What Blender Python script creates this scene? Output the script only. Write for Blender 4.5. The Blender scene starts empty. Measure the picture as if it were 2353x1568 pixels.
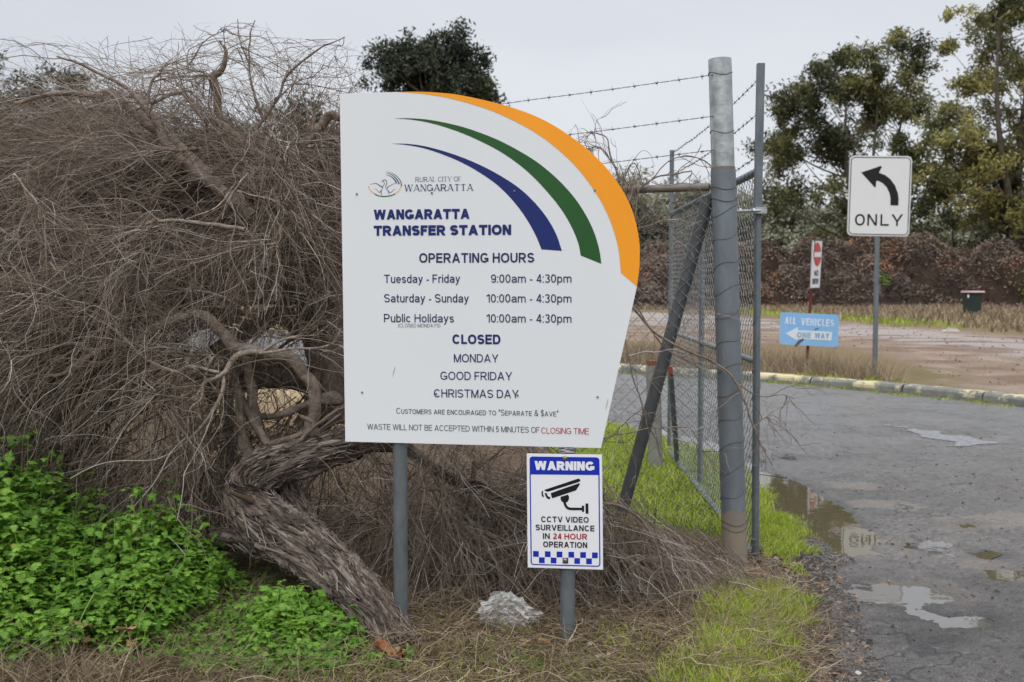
import bpy, math, random
import numpy as np
from math import radians, sin, cos, pi
from mathutils import Vector, Matrix, noise as mnoise

# ------------------------------------------------------------------ camera, sky, sun, exposure
SC = bpy.context.scene
COL = SC.collection
H = 1.52
F = 2353.0
PITCH = math.atan(134 / F)
cd = bpy.data.cameras.new('camera')
cam = bpy.data.objects.new('camera', cd)
COL.objects.link(cam)
cam.location = (0, 0, H)
cam.rotation_euler = (radians(90) - PITCH, 0, 0)
cd.sensor_width = 36
cd.lens = 36 * F / 2353.0
cd.clip_start = 0.05
cd.clip_end = 3000
cd.dof.use_dof = True
cd.dof.focus_distance = 4.2
cd.dof.aperture_fstop = 5.0
SC.camera = cam
SC.view_settings.view_transform = 'Standard'
SC.view_settings.look = 'None'
SC.view_settings.gamma = 1
SC.view_settings.exposure = 0.57

SUN_EL, SUN_AZ = radians(52), radians(200)      # azimuth clockwise from +Y (behind the camera, a little left)
W = bpy.data.worlds.new('World')
SC.world = W
W.use_nodes = True
nt = W.node_tree
nt.nodes.clear()
def _n(t, **k):
    n = nt.nodes.new(t)
    for a, b in k.items():
        setattr(n, a, b)
    return n
sky = _n('ShaderNodeTexSky', sky_type='NISHITA', sun_disc=False, sun_elevation=SUN_EL, sun_rotation=SUN_AZ)
bg1 = _n('ShaderNodeBackground'); bg1.inputs[1].default_value = 0.08
bg2 = _n('ShaderNodeBackground'); bg2.inputs[1].default_value = 1.0
mixs = _n('ShaderNodeMixShader'); mixs.inputs[0].default_value = 0.93
outw = _n('ShaderNodeOutputWorld')
tc = _n('ShaderNodeTexCoord')
sep = _n('ShaderNodeSeparateXYZ')
ramp = _n('ShaderNodeMapRange', interpolation_type='SMOOTHSTEP')
ramp.inputs[1].default_value = 0.22; ramp.inputs[2].default_value = 0.90
ramp.inputs[3].default_value = 1.0; ramp.inputs[4].default_value = 3.3
mp = _n('ShaderNodeMapping'); mp.inputs[3].default_value = (1.0, 1.0, 3.2)
nz = _n('ShaderNodeTexNoise'); nz.inputs['Scale'].default_value = 1.3; nz.inputs['Detail'].default_value = 5; nz.inputs['Roughness'].default_value = .5
cr = _n('ShaderNodeValToRGB')
cr.color_ramp.elements[0].position = .32; cr.color_ramp.elements[0].color = (0.415, 0.437, 0.484, 1)
cr.color_ramp.elements[1].position = .68; cr.color_ramp.elements[1].color = (0.530, 0.547, 0.578, 1)
vm = _n('ShaderNodeVectorMath', operation='SCALE')
L = nt.links.new
L(tc.outputs['Generated'], sep.inputs[0]); L(sep.outputs[2], ramp.inputs[0])
L(tc.outputs['Generated'], mp.inputs[0]); L(mp.outputs[0], nz.inputs['Vector']); L(nz.outputs[0], cr.inputs[0])
L(cr.outputs[0], vm.inputs[0]); L(ramp.outputs[0], vm.inputs['Scale'])
L(sky.outputs[0], bg1.inputs[0]); L(vm.outputs[0], bg2.inputs[0])
L(bg1.outputs[0], mixs.inputs[1]); L(bg2.outputs[0], mixs.inputs[2]); L(mixs.outputs[0], outw.inputs[0])
sd = bpy.data.lights.new('sun', 'SUN')
sd.energy = 0.8; sd.angle = radians(40); sd.color = (1.0, .96, .9)
sun = bpy.data.objects.new('sun', sd)
COL.objects.link(sun)
sv = Vector((sin(SUN_AZ) * cos(SUN_EL), cos(SUN_AZ) * cos(SUN_EL), sin(SUN_EL)))
sun.rotation_euler = sv.to_track_quat('Z', 'Y').to_euler()

# ------------------------------------------------------------------ helpers
RNG = np.random.default_rng(7)
random.seed(7)
CF = np.array((0, cos(PITCH), -sin(PITCH))); CU = np.array((0, sin(PITCH), cos(PITCH)))
def ray(u, v):                       # (u, v) measured on the photograph at 2353 px width -> viewing direction with y = 1
    d = np.array((1., 0, 0)) * (u - 1176.5) / F + CU * (784 - v) / F + CF
    return d / d[1]
def P(u, v, d):
    return np.array((0, 0, H)) + ray(u, v) * d
def G(u, v, z=0.0):
    r = ray(u, v)
    return np.array((0, 0, H)) + r * ((z - H) / r[2])
def smooth(a, b, x):
    t = np.clip((x - a) / (b - a), 0, 1)
    return t * t * (3 - 2 * t)
def _hash(ix, iy, s):
    h = (ix.astype(np.int64) * 374761393 + iy.astype(np.int64) * 668265263 + s * 144269) & 0x7fffffff
    h = ((h ^ (h >> 13)) * 1274126177) & 0x7fffffff
    return ((h ^ (h >> 16)) & 0xffff) / 65535.0
def vnoise(x, y, s=0):
    ix, iy = np.floor(x), np.floor(y)
    fx, fy = x - ix, y - iy
    fx = fx * fx * (3 - 2 * fx); fy = fy * fy * (3 - 2 * fy)
    a = _hash(ix, iy, s); b = _hash(ix + 1, iy, s); c = _hash(ix, iy + 1, s); d = _hash(ix + 1, iy + 1, s)
    return (a * (1 - fx) + b * fx) * (1 - fy) + (c * (1 - fx) + d * fx) * fy
def fbm(x, y, s=0, o=4):
    r = 0; a = .5
    for k in range(o):
        r = r + a * vnoise(x * 2 ** k, y * 2 ** k, s + k * 17); a *= .5
    return r
def sdf(px, py, poly):               # signed distance to polygon, negative inside
    poly = np.asarray(poly, float)[:, :2]
    d = np.full(px.shape, 1e9); ins = np.zeros(px.shape, bool)
    for i in range(len(poly)):
        a, b = poly[i - 1], poly[i]
        e = b - a
        wx, wy = px - a[0], py - a[1]
        t = np.clip((wx * e[0] + wy * e[1]) / (e @ e + 1e-12), 0, 1)
        d = np.minimum(d, (wx - e[0] * t) ** 2 + (wy - e[1] * t) ** 2)
        c = (a[1] <= py) != (b[1] <= py)
        with np.errstate(divide='ignore', invalid='ignore'):
            xi = a[0] + (py - a[1]) / (b[1] - a[1]) * e[0] if b[1] != a[1] else px
        ins ^= c & (px < xi)
    return np.where(ins, -1, 1) * np.sqrt(d)
def GP(pts): return [tuple(G(u, v)[:2]) for u, v in pts]
def catmull(pts, n=6):
    p = np.asarray(pts, float); q = np.vstack([2 * p[0] - p[1], p, 2 * p[-1] - p[-2]])
    out = []
    for i in range(1, len(q) - 2):
        for k in range(n):
            t = k / n
            out.append(.5 * ((2 * q[i]) + (-q[i - 1] + q[i + 1]) * t + (2 * q[i - 1] - 5 * q[i] + 4 * q[i + 1] - q[i + 2]) * t * t
                             + (-q[i - 1] + 3 * q[i] - 3 * q[i + 1] + q[i + 2]) * t ** 3))
    out.append(p[-1])
    return np.array(out)

ROOTLOC = {}
def tag(o, label=None, cat=None, group=None, kind=None):
    if label: o['label'] = label
    if cat: o['category'] = cat
    if group: o['group'] = group
    if kind: o['kind'] = kind
    return o
def empty(name, loc, label, cat, group=None):
    o = bpy.data.objects.new(name, None); COL.objects.link(o)
    o.location = tuple(float(c) for c in loc); o.empty_display_size = .1
    ROOTLOC[o.name] = np.array(loc, float)
    return tag(o, label, cat, group)
def mesh_obj(name, V, Fs, m, parent=None, smooth_=False, tint=None, col=None):
    V = np.array(V, float).reshape(-1, 3)
    base = np.zeros(3)
    q = parent
    while q is not None:
        if q.name in ROOTLOC: base = base + ROOTLOC[q.name]
        q = q.parent
    V = V - base
    me = bpy.data.meshes.new(name)
    if not isinstance(Fs, (list, tuple)): Fs = [Fs]
    flat = []; starts = []; n = 0
    for f in Fs:
        f = np.asarray(f, np.int32)
        if f.ndim == 1: f = f[None]
        if not f.size: continue
        flat.append(f.ravel()); starts.append(n + np.arange(len(f)) * f.shape[1]); n += f.size
    flat = np.concatenate(flat); starts = np.concatenate(starts).astype(np.int32)
    me.vertices.add(len(V)); me.vertices.foreach_set('co', V.astype(np.float32).ravel())
    me.loops.add(len(flat)); me.loops.foreach_set('vertex_index', flat.astype(np.int32))
    me.polygons.add(len(starts)); me.polygons.foreach_set('loop_start', starts)
    sizes = np.diff(np.r_[starts, n]); me.polygons.foreach_set('use_smooth', (sizes <= 4) & bool(smooth_))
    me.update(calc_edges=True)
    if tint is not None:
        a = me.attributes.new('tint', 'FLOAT', 'POINT'); a.data.foreach_set('value', np.asarray(tint, np.float32))
    if col is not None:
        a = me.attributes.new('Col', 'FLOAT_COLOR', 'POINT')
        c = np.ones((len(V), 4), np.float32); c[:, :3] = col
        a.data.foreach_set('color', c.ravel())
    me.materials.append(m)
    o = bpy.data.objects.new(name, me); COL.objects.link(o)
    if parent is not None: o.parent = parent
    return o
class MB:
    def __init__(s): s.V = []; s.F = []; s.T = []; s.n = 0
    def add(s, V, Fs, tint=None):
        V = np.asarray(V, float).reshape(-1, 3)
        if not isinstance(Fs, (list, tuple)): Fs = [Fs]
        for f in Fs:
            f = np.asarray(f, np.int64)
            if f.ndim == 1: f = f[None]
            if f.size: s.F.append(f + s.n)
        s.V.append(V); s.n += len(V)
        s.T.append(np.zeros(len(V)) if tint is None else np.broadcast_to(np.asarray(tint, float), (len(V),)))
        return s
    def build(s, name, m, parent=None, smooth_=False, col=None):
        return mesh_obj(name, np.concatenate(s.V), s.F, m, parent, smooth_, np.concatenate(s.T), col)
def tubes(Pp, R, S=3):               # Pp (N,M,3), R (N,M)
    N, M, _ = Pp.shape
    T = np.gradient(Pp, axis=1); T /= np.linalg.norm(T, axis=2, keepdims=True) + 1e-9
    ref = np.where(np.abs(T[:, :1, 2:3]) > .8, np.array((1., 0, 0)), np.array((0, 0, 1.)))
    A = np.cross(T, np.broadcast_to(ref, T.shape)); A /= np.linalg.norm(A, axis=2, keepdims=True) + 1e-9
    B = np.cross(T, A)
    ang = np.arange(S) * 2 * pi / S
    V = Pp[:, :, None, :] + R[:, :, None, None] * (A[:, :, None, :] * np.cos(ang)[None, None, :, None] + B[:, :, None, :] * np.sin(ang)[None, None, :, None])
    idx = np.arange(N * M * S).reshape(N, M, S)
    a = idx[:, :-1]; b = idx[:, 1:]
    Fq = np.stack([a, b, np.roll(b, -1, 2), np.roll(a, -1, 2)], -1).reshape(-1, 4)
    return V.reshape(-1, 3), Fq
def tube(path, r, S=12, caps=True):
    path = np.asarray(path, float); M = len(path)
    r = np.broadcast_to(np.asarray(r, float), (M,))
    V, Fq = tubes(path[None], r[None], S)
    Fs = [Fq]
    if caps:                         # cap rings of their own, so that the flat ends do not bend the shading of the sides
        k = len(V); V = np.vstack([V, V[:S], V[-S:]]); Fs += [np.arange(S)[None] + k, (np.arange(S)[::-1] + k + S)[None]]
    return V, Fs
def box(c, sx, sy, sz, R=None, taper=1.0):
    v = np.array([(x, y, z) for z in (-.5, .5) for y in (-.5, .5) for x in (-.5, .5)], float)
    v[:4, :2] *= taper
    v = v * (sx, sy, sz)
    if R is not None: v = v @ np.asarray(R).T
    return v + np.asarray(c, float), np.array([(0, 2, 3, 1), (4, 5, 7, 6), (0, 1, 5, 4), (2, 6, 7, 3), (0, 4, 6, 2), (1, 3, 7, 5)])

# ------------------------------------------------------------------ materials
def mat(name, c1, c2=None, scale=8.0, rough=.8, bump=0., metal=0., tint=None, col=False, transl=0., spec=.3, bscale=None, detail=6, stretch=None, coat=0.):
    m = bpy.data.materials.new(name); m.use_nodes = True
    t = m.node_tree; b = t.nodes['Principled BSDF']; lk = t.links.new
    b.inputs['Roughness'].default_value = rough; b.inputs['Metallic'].default_value = metal
    b.inputs['Specular IOR Level'].default_value = spec
    b.inputs['Coat Weight'].default_value = coat
    tcn = t.nodes.new('ShaderNodeTexCoord'); vec = tcn.outputs['Object']
    if stretch:
        mpn = t.nodes.new('ShaderNodeMapping'); mpn.inputs[3].default_value = stretch; lk(vec, mpn.inputs[0]); vec = mpn.outputs[0]
    n = t.nodes.new('ShaderNodeTexNoise'); n.inputs['Scale'].default_value = scale; n.inputs['Detail'].default_value = detail; n.inputs['Roughness'].default_value = .62
    lk(vec, n.inputs['Vector'])
    mr = t.nodes.new('ShaderNodeMapRange'); mr.inputs[1].default_value = .32; mr.inputs[2].default_value = .68
    lk(n.outputs[0], mr.inputs[0])
    if c2 is None: c2 = tuple(x * .85 for x in c1)
    mx = t.nodes.new('ShaderNodeMix'); mx.data_type = 'RGBA'
    lk(mr.outputs[0], mx.inputs[0])
    mx.inputs[6].default_value = (*c1, 1); mx.inputs[7].default_value = (*c2, 1)
    out = mx.outputs[2]
    if tint or col:
        at = t.nodes.new('ShaderNodeAttribute'); at.attribute_name = 'Col' if col else 'tint'
        if col: src = at.outputs['Color']
        else:
            rp = t.nodes.new('ShaderNodeValToRGB')
            while len(rp.color_ramp.elements) < len(tint): rp.color_ramp.elements.new(.5)
            for e, (p, c) in zip(rp.color_ramp.elements, tint): e.position = p; e.color = (*c, 1)
            lk(at.outputs['Fac'], rp.inputs[0]); src = rp.outputs[0]
        mu = t.nodes.new('ShaderNodeMix'); mu.data_type = 'RGBA'; mu.blend_type = 'MULTIPLY'; mu.inputs[0].default_value = 1
        lk(out, mu.inputs[6]); lk(src, mu.inputs[7]); out = mu.outputs[2]
    lk(out, b.inputs['Base Color'])
    if bump:
        n2 = t.nodes.new('ShaderNodeTexNoise'); n2.inputs['Scale'].default_value = bscale or scale * 4; n2.inputs['Detail'].default_value = 5
        lk(vec, n2.inputs['Vector'])
        bp = t.nodes.new('ShaderNodeBump'); bp.inputs['Strength'].default_value = bump; bp.inputs['Distance'].default_value = .02
        lk(n2.outputs[0], bp.inputs['Height']); lk(bp.outputs[0], b.inputs['Normal'])
    if transl:
        tr = t.nodes.new('ShaderNodeBsdfTranslucent'); lk(out, tr.inputs[0])
        ms = t.nodes.new('ShaderNodeMixShader'); ms.inputs[0].default_value = transl
        lk(b.outputs[0], ms.inputs[1]); lk(tr.outputs[0], ms.inputs[2])
        lk(ms.outputs[0], t.nodes['Material Output'].inputs[0])
    return m
ONE = (1, 1, 1)
M_white = mat('white_sheet', (.69, .712, .72), (.665, .688, .695), 1.6, .62, spec=.12, stretch=(1, 1, .3))
M_white2 = mat('white_plastic', (.75, .755, .77), (.73, .735, .75), 2, .6, spec=.15)
M_orange = mat('orange_vinyl', (.88, .33, .016), (.84, .31, .016), 3, .4)
M_green = mat('green_vinyl', (.022, .095, .022), (.018, .08, .02), 3, .4)
M_navy = mat('navy_vinyl', (.012, .024, .135), (.01, .02, .12), 3, .4)
M_ink = mat('navy_ink', (.02, .028, .095), None, 3, .5)
M_grey = mat('grey_ink', (.07, .08, .085), None, 3, .5)
M_red = mat('red_ink', (.42, .025, .025), None, 3, .5)
M_blue = mat('blue_ink', (.008, .03, .42), None, 3, .4)
M_black = mat('black_ink', (.008, .008, .009), None, 3, .5)
M_galv = mat('galvanised_steel', (.20, .225, .235), (.125, .145, .155), 16, .5, .08, .55, bscale=60, stretch=(1, 1, .35))
M_galvw = mat('galvanised_wire', (.25, .26, .255), (.16, .165, .16), 20, .5, 0, .4)
M_wire = mat('rusty_wire', (.10, .085, .075), (.05, .04, .035), 30, .6, 0, .3)
M_brass = mat('brass', (.45, .36, .14), None, 20, .3, 0, 1)
M_bright = mat('bright_steel', (.50, .52, .51), (.27, .285, .28), 17, .36, .12, .8, bscale=30)
M_rust = mat('rusty_pipe', (.20, .20, .19), (.17, .115, .08), 7, .65, .1, .3)
M_dark = mat('dark_painted_pipe', (.095, .10, .10), (.07, .073, .073), 12, .5, .05, .2)
M_bark = mat('fibrous_bark', (.28, .235, .20), (.035, .026, .02), 11, .95, 1.0, stretch=(1, 1, .6), bscale=70, spec=.1)
M_limb = mat('limb_bark', (.24, .188, .15), (.10, .075, .06), 25, .95, .4, spec=.1, tint=((0, (.55, .5, .45)), (.6, (1, 1, 1)), (1, (2.1, 2.25, 2.35))))
TW = ((0, (.080, .057, .042)), (.45, (.222, .170, .128)), (.8, (.37, .308, .252)), (1, (.62, .58, .54)))
M_twig = mat('dead_twigs', ONE, (.75, .75, .75), 6, .9, spec=.15, tint=TW)
M_straw = mat('dry_straw', ONE, (.7, .7, .7), 4, .9, spec=.15, tint=((0, (.10, .07, .042)), (.5, (.27, .20, .125)), (1, (.47, .39, .27))), transl=.15)
M_weed = mat('weed_leaf', ONE, (.75, .8, .7), 6, .5, spec=.35, tint=((0, (.07, .16, .02)), (.5, (.175, .345, .042)), (.9, (.31, .49, .075)), (1, (.40, .42, .08))), transl=.3)
M_grass = mat('green_grass', ONE, (.8, .85, .7), 2, .6, spec=.3, tint=((0, (.17, .20, .036)), (.5, (.37, .47, .048)), (.85, (.50, .54, .09)), (1, (.50, .43, .20))), transl=.3)
M_leafl = mat('leaf_litter', ONE, (.7, .7, .7), 8, .8, tint=((0, (.05, .03, .02)), (.5, (.17, .10, .055)), (1, (.32, .22, .13))))
M_stone = mat('gravel', ONE, (.75, .75, .75), 30, .8, tint=((0, (.045, .045, .048)), (.6, (.14, .12, .10)), (.85, (.26, .16, .09)), (1, (.4, .36, .3))))
M_gum = mat('gum_leaf', ONE, (.75, .78, .7), .6, .6, spec=.25, tint=((0, (.040, .046, .022)), (.5, (.185, .18, .078)), (1, (.38, .34, .12))), transl=.25)
M_pine = mat('pine_needles', ONE, (.8, .8, .8), .6, .7, tint=((0, (.020, .027, .017)), (1, (.095, .105, .056))), transl=.1)
M_far = mat('hazy_foliage', ONE, (.85, .88, .85), .3, .8, tint=((0, (.17, .165, .115)), (1, (.36, .345, .25))), transl=.1)  # distance haze is painted into this pale leaf colour, there is no haze volume
M_bole = mat('gum_bark', (.14, .115, .09), (.07, .055, .045), 2, .9, .3)

# ------------------------------------------------------------------ lettering: a stroke alphabet drawn as flat ribbons
def arc(cx, cy, rx, ry, a0, a1, n=14, e=2.25):
    out = []
    for k in range(n + 1):
        a = radians(a0 + (a1 - a0) * k / n); c, s = cos(a), sin(a)
        out.append((cx + rx * math.copysign(abs(c) ** (2 / e), c), cy + ry * math.copysign(abs(s) ** (2 / e), s)))
    return out
WID = dict(A=.92, B=.78, C=.88, D=.84, E=.72, F=.66, G=.92, H=.8, I=0, J=.58, K=.86, L=.64, M=.96, N=.8, O=.94, P=.76, R=.84, S=.78, T=.8, U=.8, V=.9, W=1.26, Y=.88)
WID.update({c: .62 for c in '023456789'}); WID.update({'1': .4, ':': 0, '-': .32, '(': .22, ')': .22, '&': .78, '$': .64, '“': .3, '”': .3,
           'a': .64, 'b': .62, 'c': .6, 'd': .62, 'e': .64, 'i': 0, 'l': 0, 'm': .98, 'n': .6, 'o': .66, 'p': .62, 'r': .36, 's': .56, 't': .36, 'u': .6, 'y': .64})
def glyph(c, s, t):
    w = max(WID[c] * s, t); h = t / 2; L_, R_, M_, B_, T_ = h, w - h, w / 2, h, 1 - h
    rx, ry = M_ - h, .5 - h
    dg = h * 1.08; x = .73
    stem = [(L_, 0), (L_, 1)]
    def S(y0, y1):
        q = y0 + (y1 - y0) * .51
        return [arc(M_, (y1 - h + q) / 2, rx, (y1 - h - q) / 2, 22, 238, 12, 2) + arc(M_, (y0 + h + q) / 2, rx, (q - y0 - h) / 2, 58, -158, 12, 2)]
    def bowl(y0, y1, k=1.0):
        cx = min(M_, w * k - (y1 - y0) / 2); cx = max(cx, t)
        return [(0, y1), (cx, y1)] + arc(cx, (y0 + y1) / 2, w * k - h - cx, (y1 - y0) / 2, 90, -90)[1:] + [(0, y0)]
    ring = lambda cy, r: [arc(M_, cy, rx, r, 0, 360, 32)]
    g = {
     'A': lambda: [[(dg, 0), (M_, 1)], [(w - dg, 0), (M_, 1)], [(w * .2, .3), (w * .8, .3)]],
     'B': lambda: [stem, bowl(.53, T_, .94), bowl(B_, .53)],
     'C': lambda: [arc(M_, .5, rx, ry, 38, 322, 26)], 'D': lambda: [stem, bowl(B_, T_)],
     'E': lambda: [stem, [(0, T_), (w, T_)], [(0, .52), (w * .94, .52)], [(0, B_), (w, B_)]],
     'F': lambda: [stem, [(0, T_), (w, T_)], [(0, .5), (w * .88, .5)]],
     'G': lambda: [arc(M_, .5, rx, ry, 38, 325, 26), [(R_, .1), (R_, .5)], [(M_, .5 - h), (w, .5 - h)]],
     'H': lambda: [stem, [(R_, 0), (R_, 1)], [(0, .53), (w, .53)]], 'I': lambda: [[(M_, 0), (M_, 1)]],
     'L': lambda: [stem, [(0, B_), (w, B_)]],
     'M': lambda: [stem, [(R_, 0), (R_, 1)], [(dg, 1), (M_, 0)], [(w - dg, 1), (M_, 0)]],
     'N': lambda: [stem, [(R_, 0), (R_, 1)], [(dg, 1), (w - dg, 0)]], 'O': lambda: ring(.5, ry),
     'P': lambda: [stem, bowl(.44, T_)], 'R': lambda: [stem, bowl(.46, T_, .96), [(w * .5, .46), (w - dg, 0)]],
     'S': lambda: S(0, 1), 'T': lambda: [[(0, T_), (w, T_)], [(M_, 0), (M_, 1)]],
     'U': lambda: [[(L_, 1)] + arc(M_, .38, rx, .38 - h, 180, 360) + [(R_, 1)]],
     'V': lambda: [[(dg, 1), (M_, 0)], [(w - dg, 1), (M_, 0)]],
     'W': lambda: [[(dg, 1), (w * .27, 0)], [(M_, 1), (w * .27, 0)], [(M_, 1), (w * .73, 0)], [(w - dg, 1), (w * .73, 0)]],
     'Y': lambda: [[(dg, 1), (M_, .38)], [(w - dg, 1), (M_, .38)], [(M_, 0), (M_, .46)]],
     '0': lambda: ring(.5, ry), '1': lambda: [[(R_, 0), (R_, 1)], [(0, .76), (R_, .95)]],
     '2': lambda: [arc(M_, .71, rx, .29 - h, 165, -38, 16, 2) + [(h, t * .6)], [(0, B_), (w, B_)]],
     '3': lambda: [arc(M_, .755, rx * .93, .245 - h, 155, -90, 14, 2), arc(M_, .27, rx, .27 - h + .02, 90, -155, 14, 2)],
     '4': lambda: [[(w * .74, 0), (w * .74, 1)], [(w * .70, 1), (h * .9, .24)], [(0, .26), (w, .26)]],
     '5': lambda: [[(w * .2, T_), (w * .95, T_)], [(w * .27, 1), (w * .17, .42)], arc(M_ * .97, .33, rx, .33 - h, 140, -155, 16, 2)],
     '9': lambda: [arc(M_, .67, rx, .33 - h, 0, 360, 28), [(R_, .67)] + arc(M_, .36, rx, .36 - h, 0, -150)],
     ':': lambda: [[(M_, 0), (M_, t * 1.1)], [(M_, .62), (M_, .62 + t * 1.1)]], '-': lambda: [[(0, .33), (w, .33)]],
     '(': lambda: [arc(w + .05, .4, w, .62, 120, 240)], ')': lambda: [arc(-.05, .4, w, .62, 60, -60)],
     '“': lambda: [[(h, .68), (h * 2, 1)], [(w - 2 * h, .68), (w - h, 1)]], '”': lambda: [[(h, .68), (h * 2, 1)], [(w - 2 * h, .68), (w - h, 1)]],
     '$': lambda: S(0, 1) + [[(M_, -.12), (M_, 1.12)]],
     '&': lambda: [[(w - dg, 0), (w * .3, .66)] + arc(w * .45, .80, w * .19, .2 - h, 205, -30, 12, 2) + arc(w * .4, .26, w * .4 - h, .26 - h, 125, 330, 16, 2) + [(w * .92, .5)]],
     'a': lambda: [arc(M_, x - .22, rx, .22 - h, 165, 0) + [(R_, 0)], [(R_, .44)] + arc(M_ * .94, .22, M_ * .94 - h, .22 - h, 90, 270) + [(R_, .16)]],
     'b': lambda: [stem] + ring(.365, .365 - h), 'c': lambda: [arc(M_, .365, rx, .365 - h, 38, 322, 20)],
     'd': lambda: [[(R_, 0), (R_, 1)]] + ring(.365, .365 - h),
     'e': lambda: [arc(M_, .365, rx, .365 - h, 0, 322, 24), [(h, .37), (w, .37)]],
     'i': lambda: [[(M_, 0), (M_, x)], [(M_, 1 - t * 1.2), (M_, 1)]], 'l': lambda: [[(M_, 0), (M_, 1)]],
     'n': lambda: [[(L_, 0), (L_, x)], arc(M_, .46, rx, x - h - .46, 180, 0) + [(R_, 0)]],
     'm': lambda: [[(L_, 0), (L_, x)], arc((L_ + M_) / 2, .5, (M_ - L_) / 2, x - h - .5, 180, 0) + [(M_, 0)], arc((R_ + M_) / 2, .5, (R_ - M_) / 2, x - h - .5, 180, 0) + [(R_, 0)]],
     'o': lambda: ring(.365, .365 - h), 'p': lambda: [[(L_, -.28), (L_, x)]] + ring(.365, .365 - h),
     'r': lambda: [[(L_, 0), (L_, x)], arc(w * .95, .44, w * .95 - h, x - h - .44, 180, 80, 8)], 's': lambda: S(0, x),
     't': lambda: [[(w * .42, .93)] + arc(w * .42 + .16, .16, .16, .16 - h, 180, 275, 6), [(0, x - h), (w, x - h)]],
     'u': lambda: [[(L_, x)] + arc(M_, .27, rx, .27 - h, 180, 360), [(R_, 0), (R_, x)]],
     'y': lambda: [[(dg, x), (M_, 0)], [(w - dg, x), (w * .36, -.12)] + [(w * .1, -.25)]],
    }[c]()
    return w, g
def ribbon(pts, t, closed=False, cut=True):
    p = np.asarray(pts, float); n = len(p); t = np.broadcast_to(np.asarray(t, float), (n,))
    d = np.diff(p, axis=0); d /= np.linalg.norm(d, axis=1, keepdims=True) + 1e-12
    nr = np.stack([-d[:, 1], d[:, 0]], 1)
    off = np.empty((n, 2)); off[0] = nr[0]; off[-1] = nr[-1]
    for i in range(1, n - 1):
        m = nr[i - 1] + nr[i]; m /= np.linalg.norm(m) + 1e-12
        off[i] = m / max(.45, m @ nr[i])
    A = p + off * t[:, None] / 2; B = p - off * t[:, None] / 2
    if cut:
        for i, k in ((0, 0), (n - 1, -1)):
            dd = d[k]
            if abs(dd[1]) > .35 and (abs(p[i, 1]) < 1e-6 or abs(p[i, 1] - 1) < 1e-6 or abs(p[i, 1] - .73) < 1e-6):
                for Q in (A, B):
                    Q[i] += dd * ((p[i, 1] - Q[i, 1]) / dd[1])
    V = np.empty((2 * n, 2)); V[0::2] = A; V[1::2] = B
    f = np.array([(2 * i, 2 * i + 1, 2 * i + 3, 2 * i + 2) for i in range(n - 1)])
    return V, f
def layout(body, s, t, gap, sc, serif):
    x = 0; out = []; first = True
    for ch in body:
        if ch == ' ': x += .36 * s; continue
        k = 1.0; c = ch
        if sc and ch.islower(): c = ch.upper(); k = .8
        w, g = glyph(c, s, t / k)
        if not first: x += gap * s
        for st in g:
            st = np.array(st, float)
            tt = t
            if serif and len(st) == 2:
                dx, dy = st[1] - st[0]
                up = dx * dy
                tt = t * (.45 if (abs(dy) < .1 or (c in 'AVWYM' and up > .001) or (c == 'N' and abs(dx) < 1e-6)) else 1.15)
            out.append((st * k + (x, 0), tt, ch))
            if serif and len(st) == 2 and abs(st[1, 1] - st[0, 1]) > .3:
                for q in st:
                    if abs(q[1]) < 1e-6 or abs(q[1] - 1) < 1e-6:
                        yy = .025 if q[1] < .5 else .975
                        out.append((np.array([(q[0] - .17, yy), (q[0] + .17, yy)]) * k + (x, 0), .05, ch))
        x += w * k; first = False
    return x, out

class Plane:
    def __init__(s, O, yaw, tilt=0.0):
        s.O = np.asarray(O, float)
        s.ex = np.array((cos(yaw), -sin(yaw), 0)); s.n = np.array((-sin(yaw), -cos(yaw), 0)); s.ez = np.array((0, 0, 1.))
    def loc(s, u, v):
        r = ray(u, v); c = np.array((0, 0, H))
        p = c + r * (((s.O - c) @ s.n) / (r @ s.n)) - s.O
        return np.array((p @ s.ex, p @ s.ez))
    def w(s, ab, off=0.0):
        ab = np.asarray(ab, float)
        return s.O + ab[..., 0:1] * s.ex + ab[..., 1:2] * s.ez + off * s.n
    def poly(s, uv): return np.array([s.loc(u, v) for u, v in uv])
    def prism(s, name, pts, m, th, parent, off=0.0, mb=None):
        pts = np.asarray(pts, float)
        a2 = np.sum(pts[:, 0] * np.roll(pts[:, 1], -1) - np.roll(pts[:, 0], -1) * pts[:, 1])
        if a2 < 0: pts = pts[::-1]
        n = len(pts)
        V = np.vstack([s.w(pts, off), s.w(pts, off - th)])
        i = np.arange(n); j = np.roll(i, -1)
        Fs = [i[None], (i[::-1] + n)[None], np.stack([j, i, i + n, j + n], 1)]
        if mb is not None: mb.add(V, Fs); return
        return mesh_obj(name, V, Fs, m, parent)
    def ribbon(s, mb, pts, t, off):
        V, f = ribbon(pts, t, cut=False); mb.add(s.w(V, off), f)
    def text(s, name, body, A, B, cap, m, parent, t=.15, gap=.15, off=.0016, sc=False, serif=False):
        A0 = s.loc(*A); B0 = s.loc(*B); hgt = abs((s.loc(A[0], A[1] - cap) - A0)[1])
        dx = B0 - A0; wid = np.linalg.norm(dx); dx /= wid; up = np.array((-dx[1], dx[0]))
        target = wid / hgt; lo, hi = .2, 4.0
        for _ in range(40):
            md = (lo + hi) / 2
            if layout(body, md, t, gap, sc, False)[0] < target: lo = md
            else: hi = md
        _, st = layout(body, lo, t, gap, sc, serif)
        mb = MB(); k = 0; prev = None
        for pts, tt, ch in st:
            V, f = ribbon(pts, tt)
            k = k + 1
            V2 = A0 + hgt * (V[:, :1] * dx + V[:, 1:] * up)
            mb.add(s.w(V2, off + .00004 * (k % 9)), f)
        o = mb.build(name, m, parent)
        return o
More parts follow.
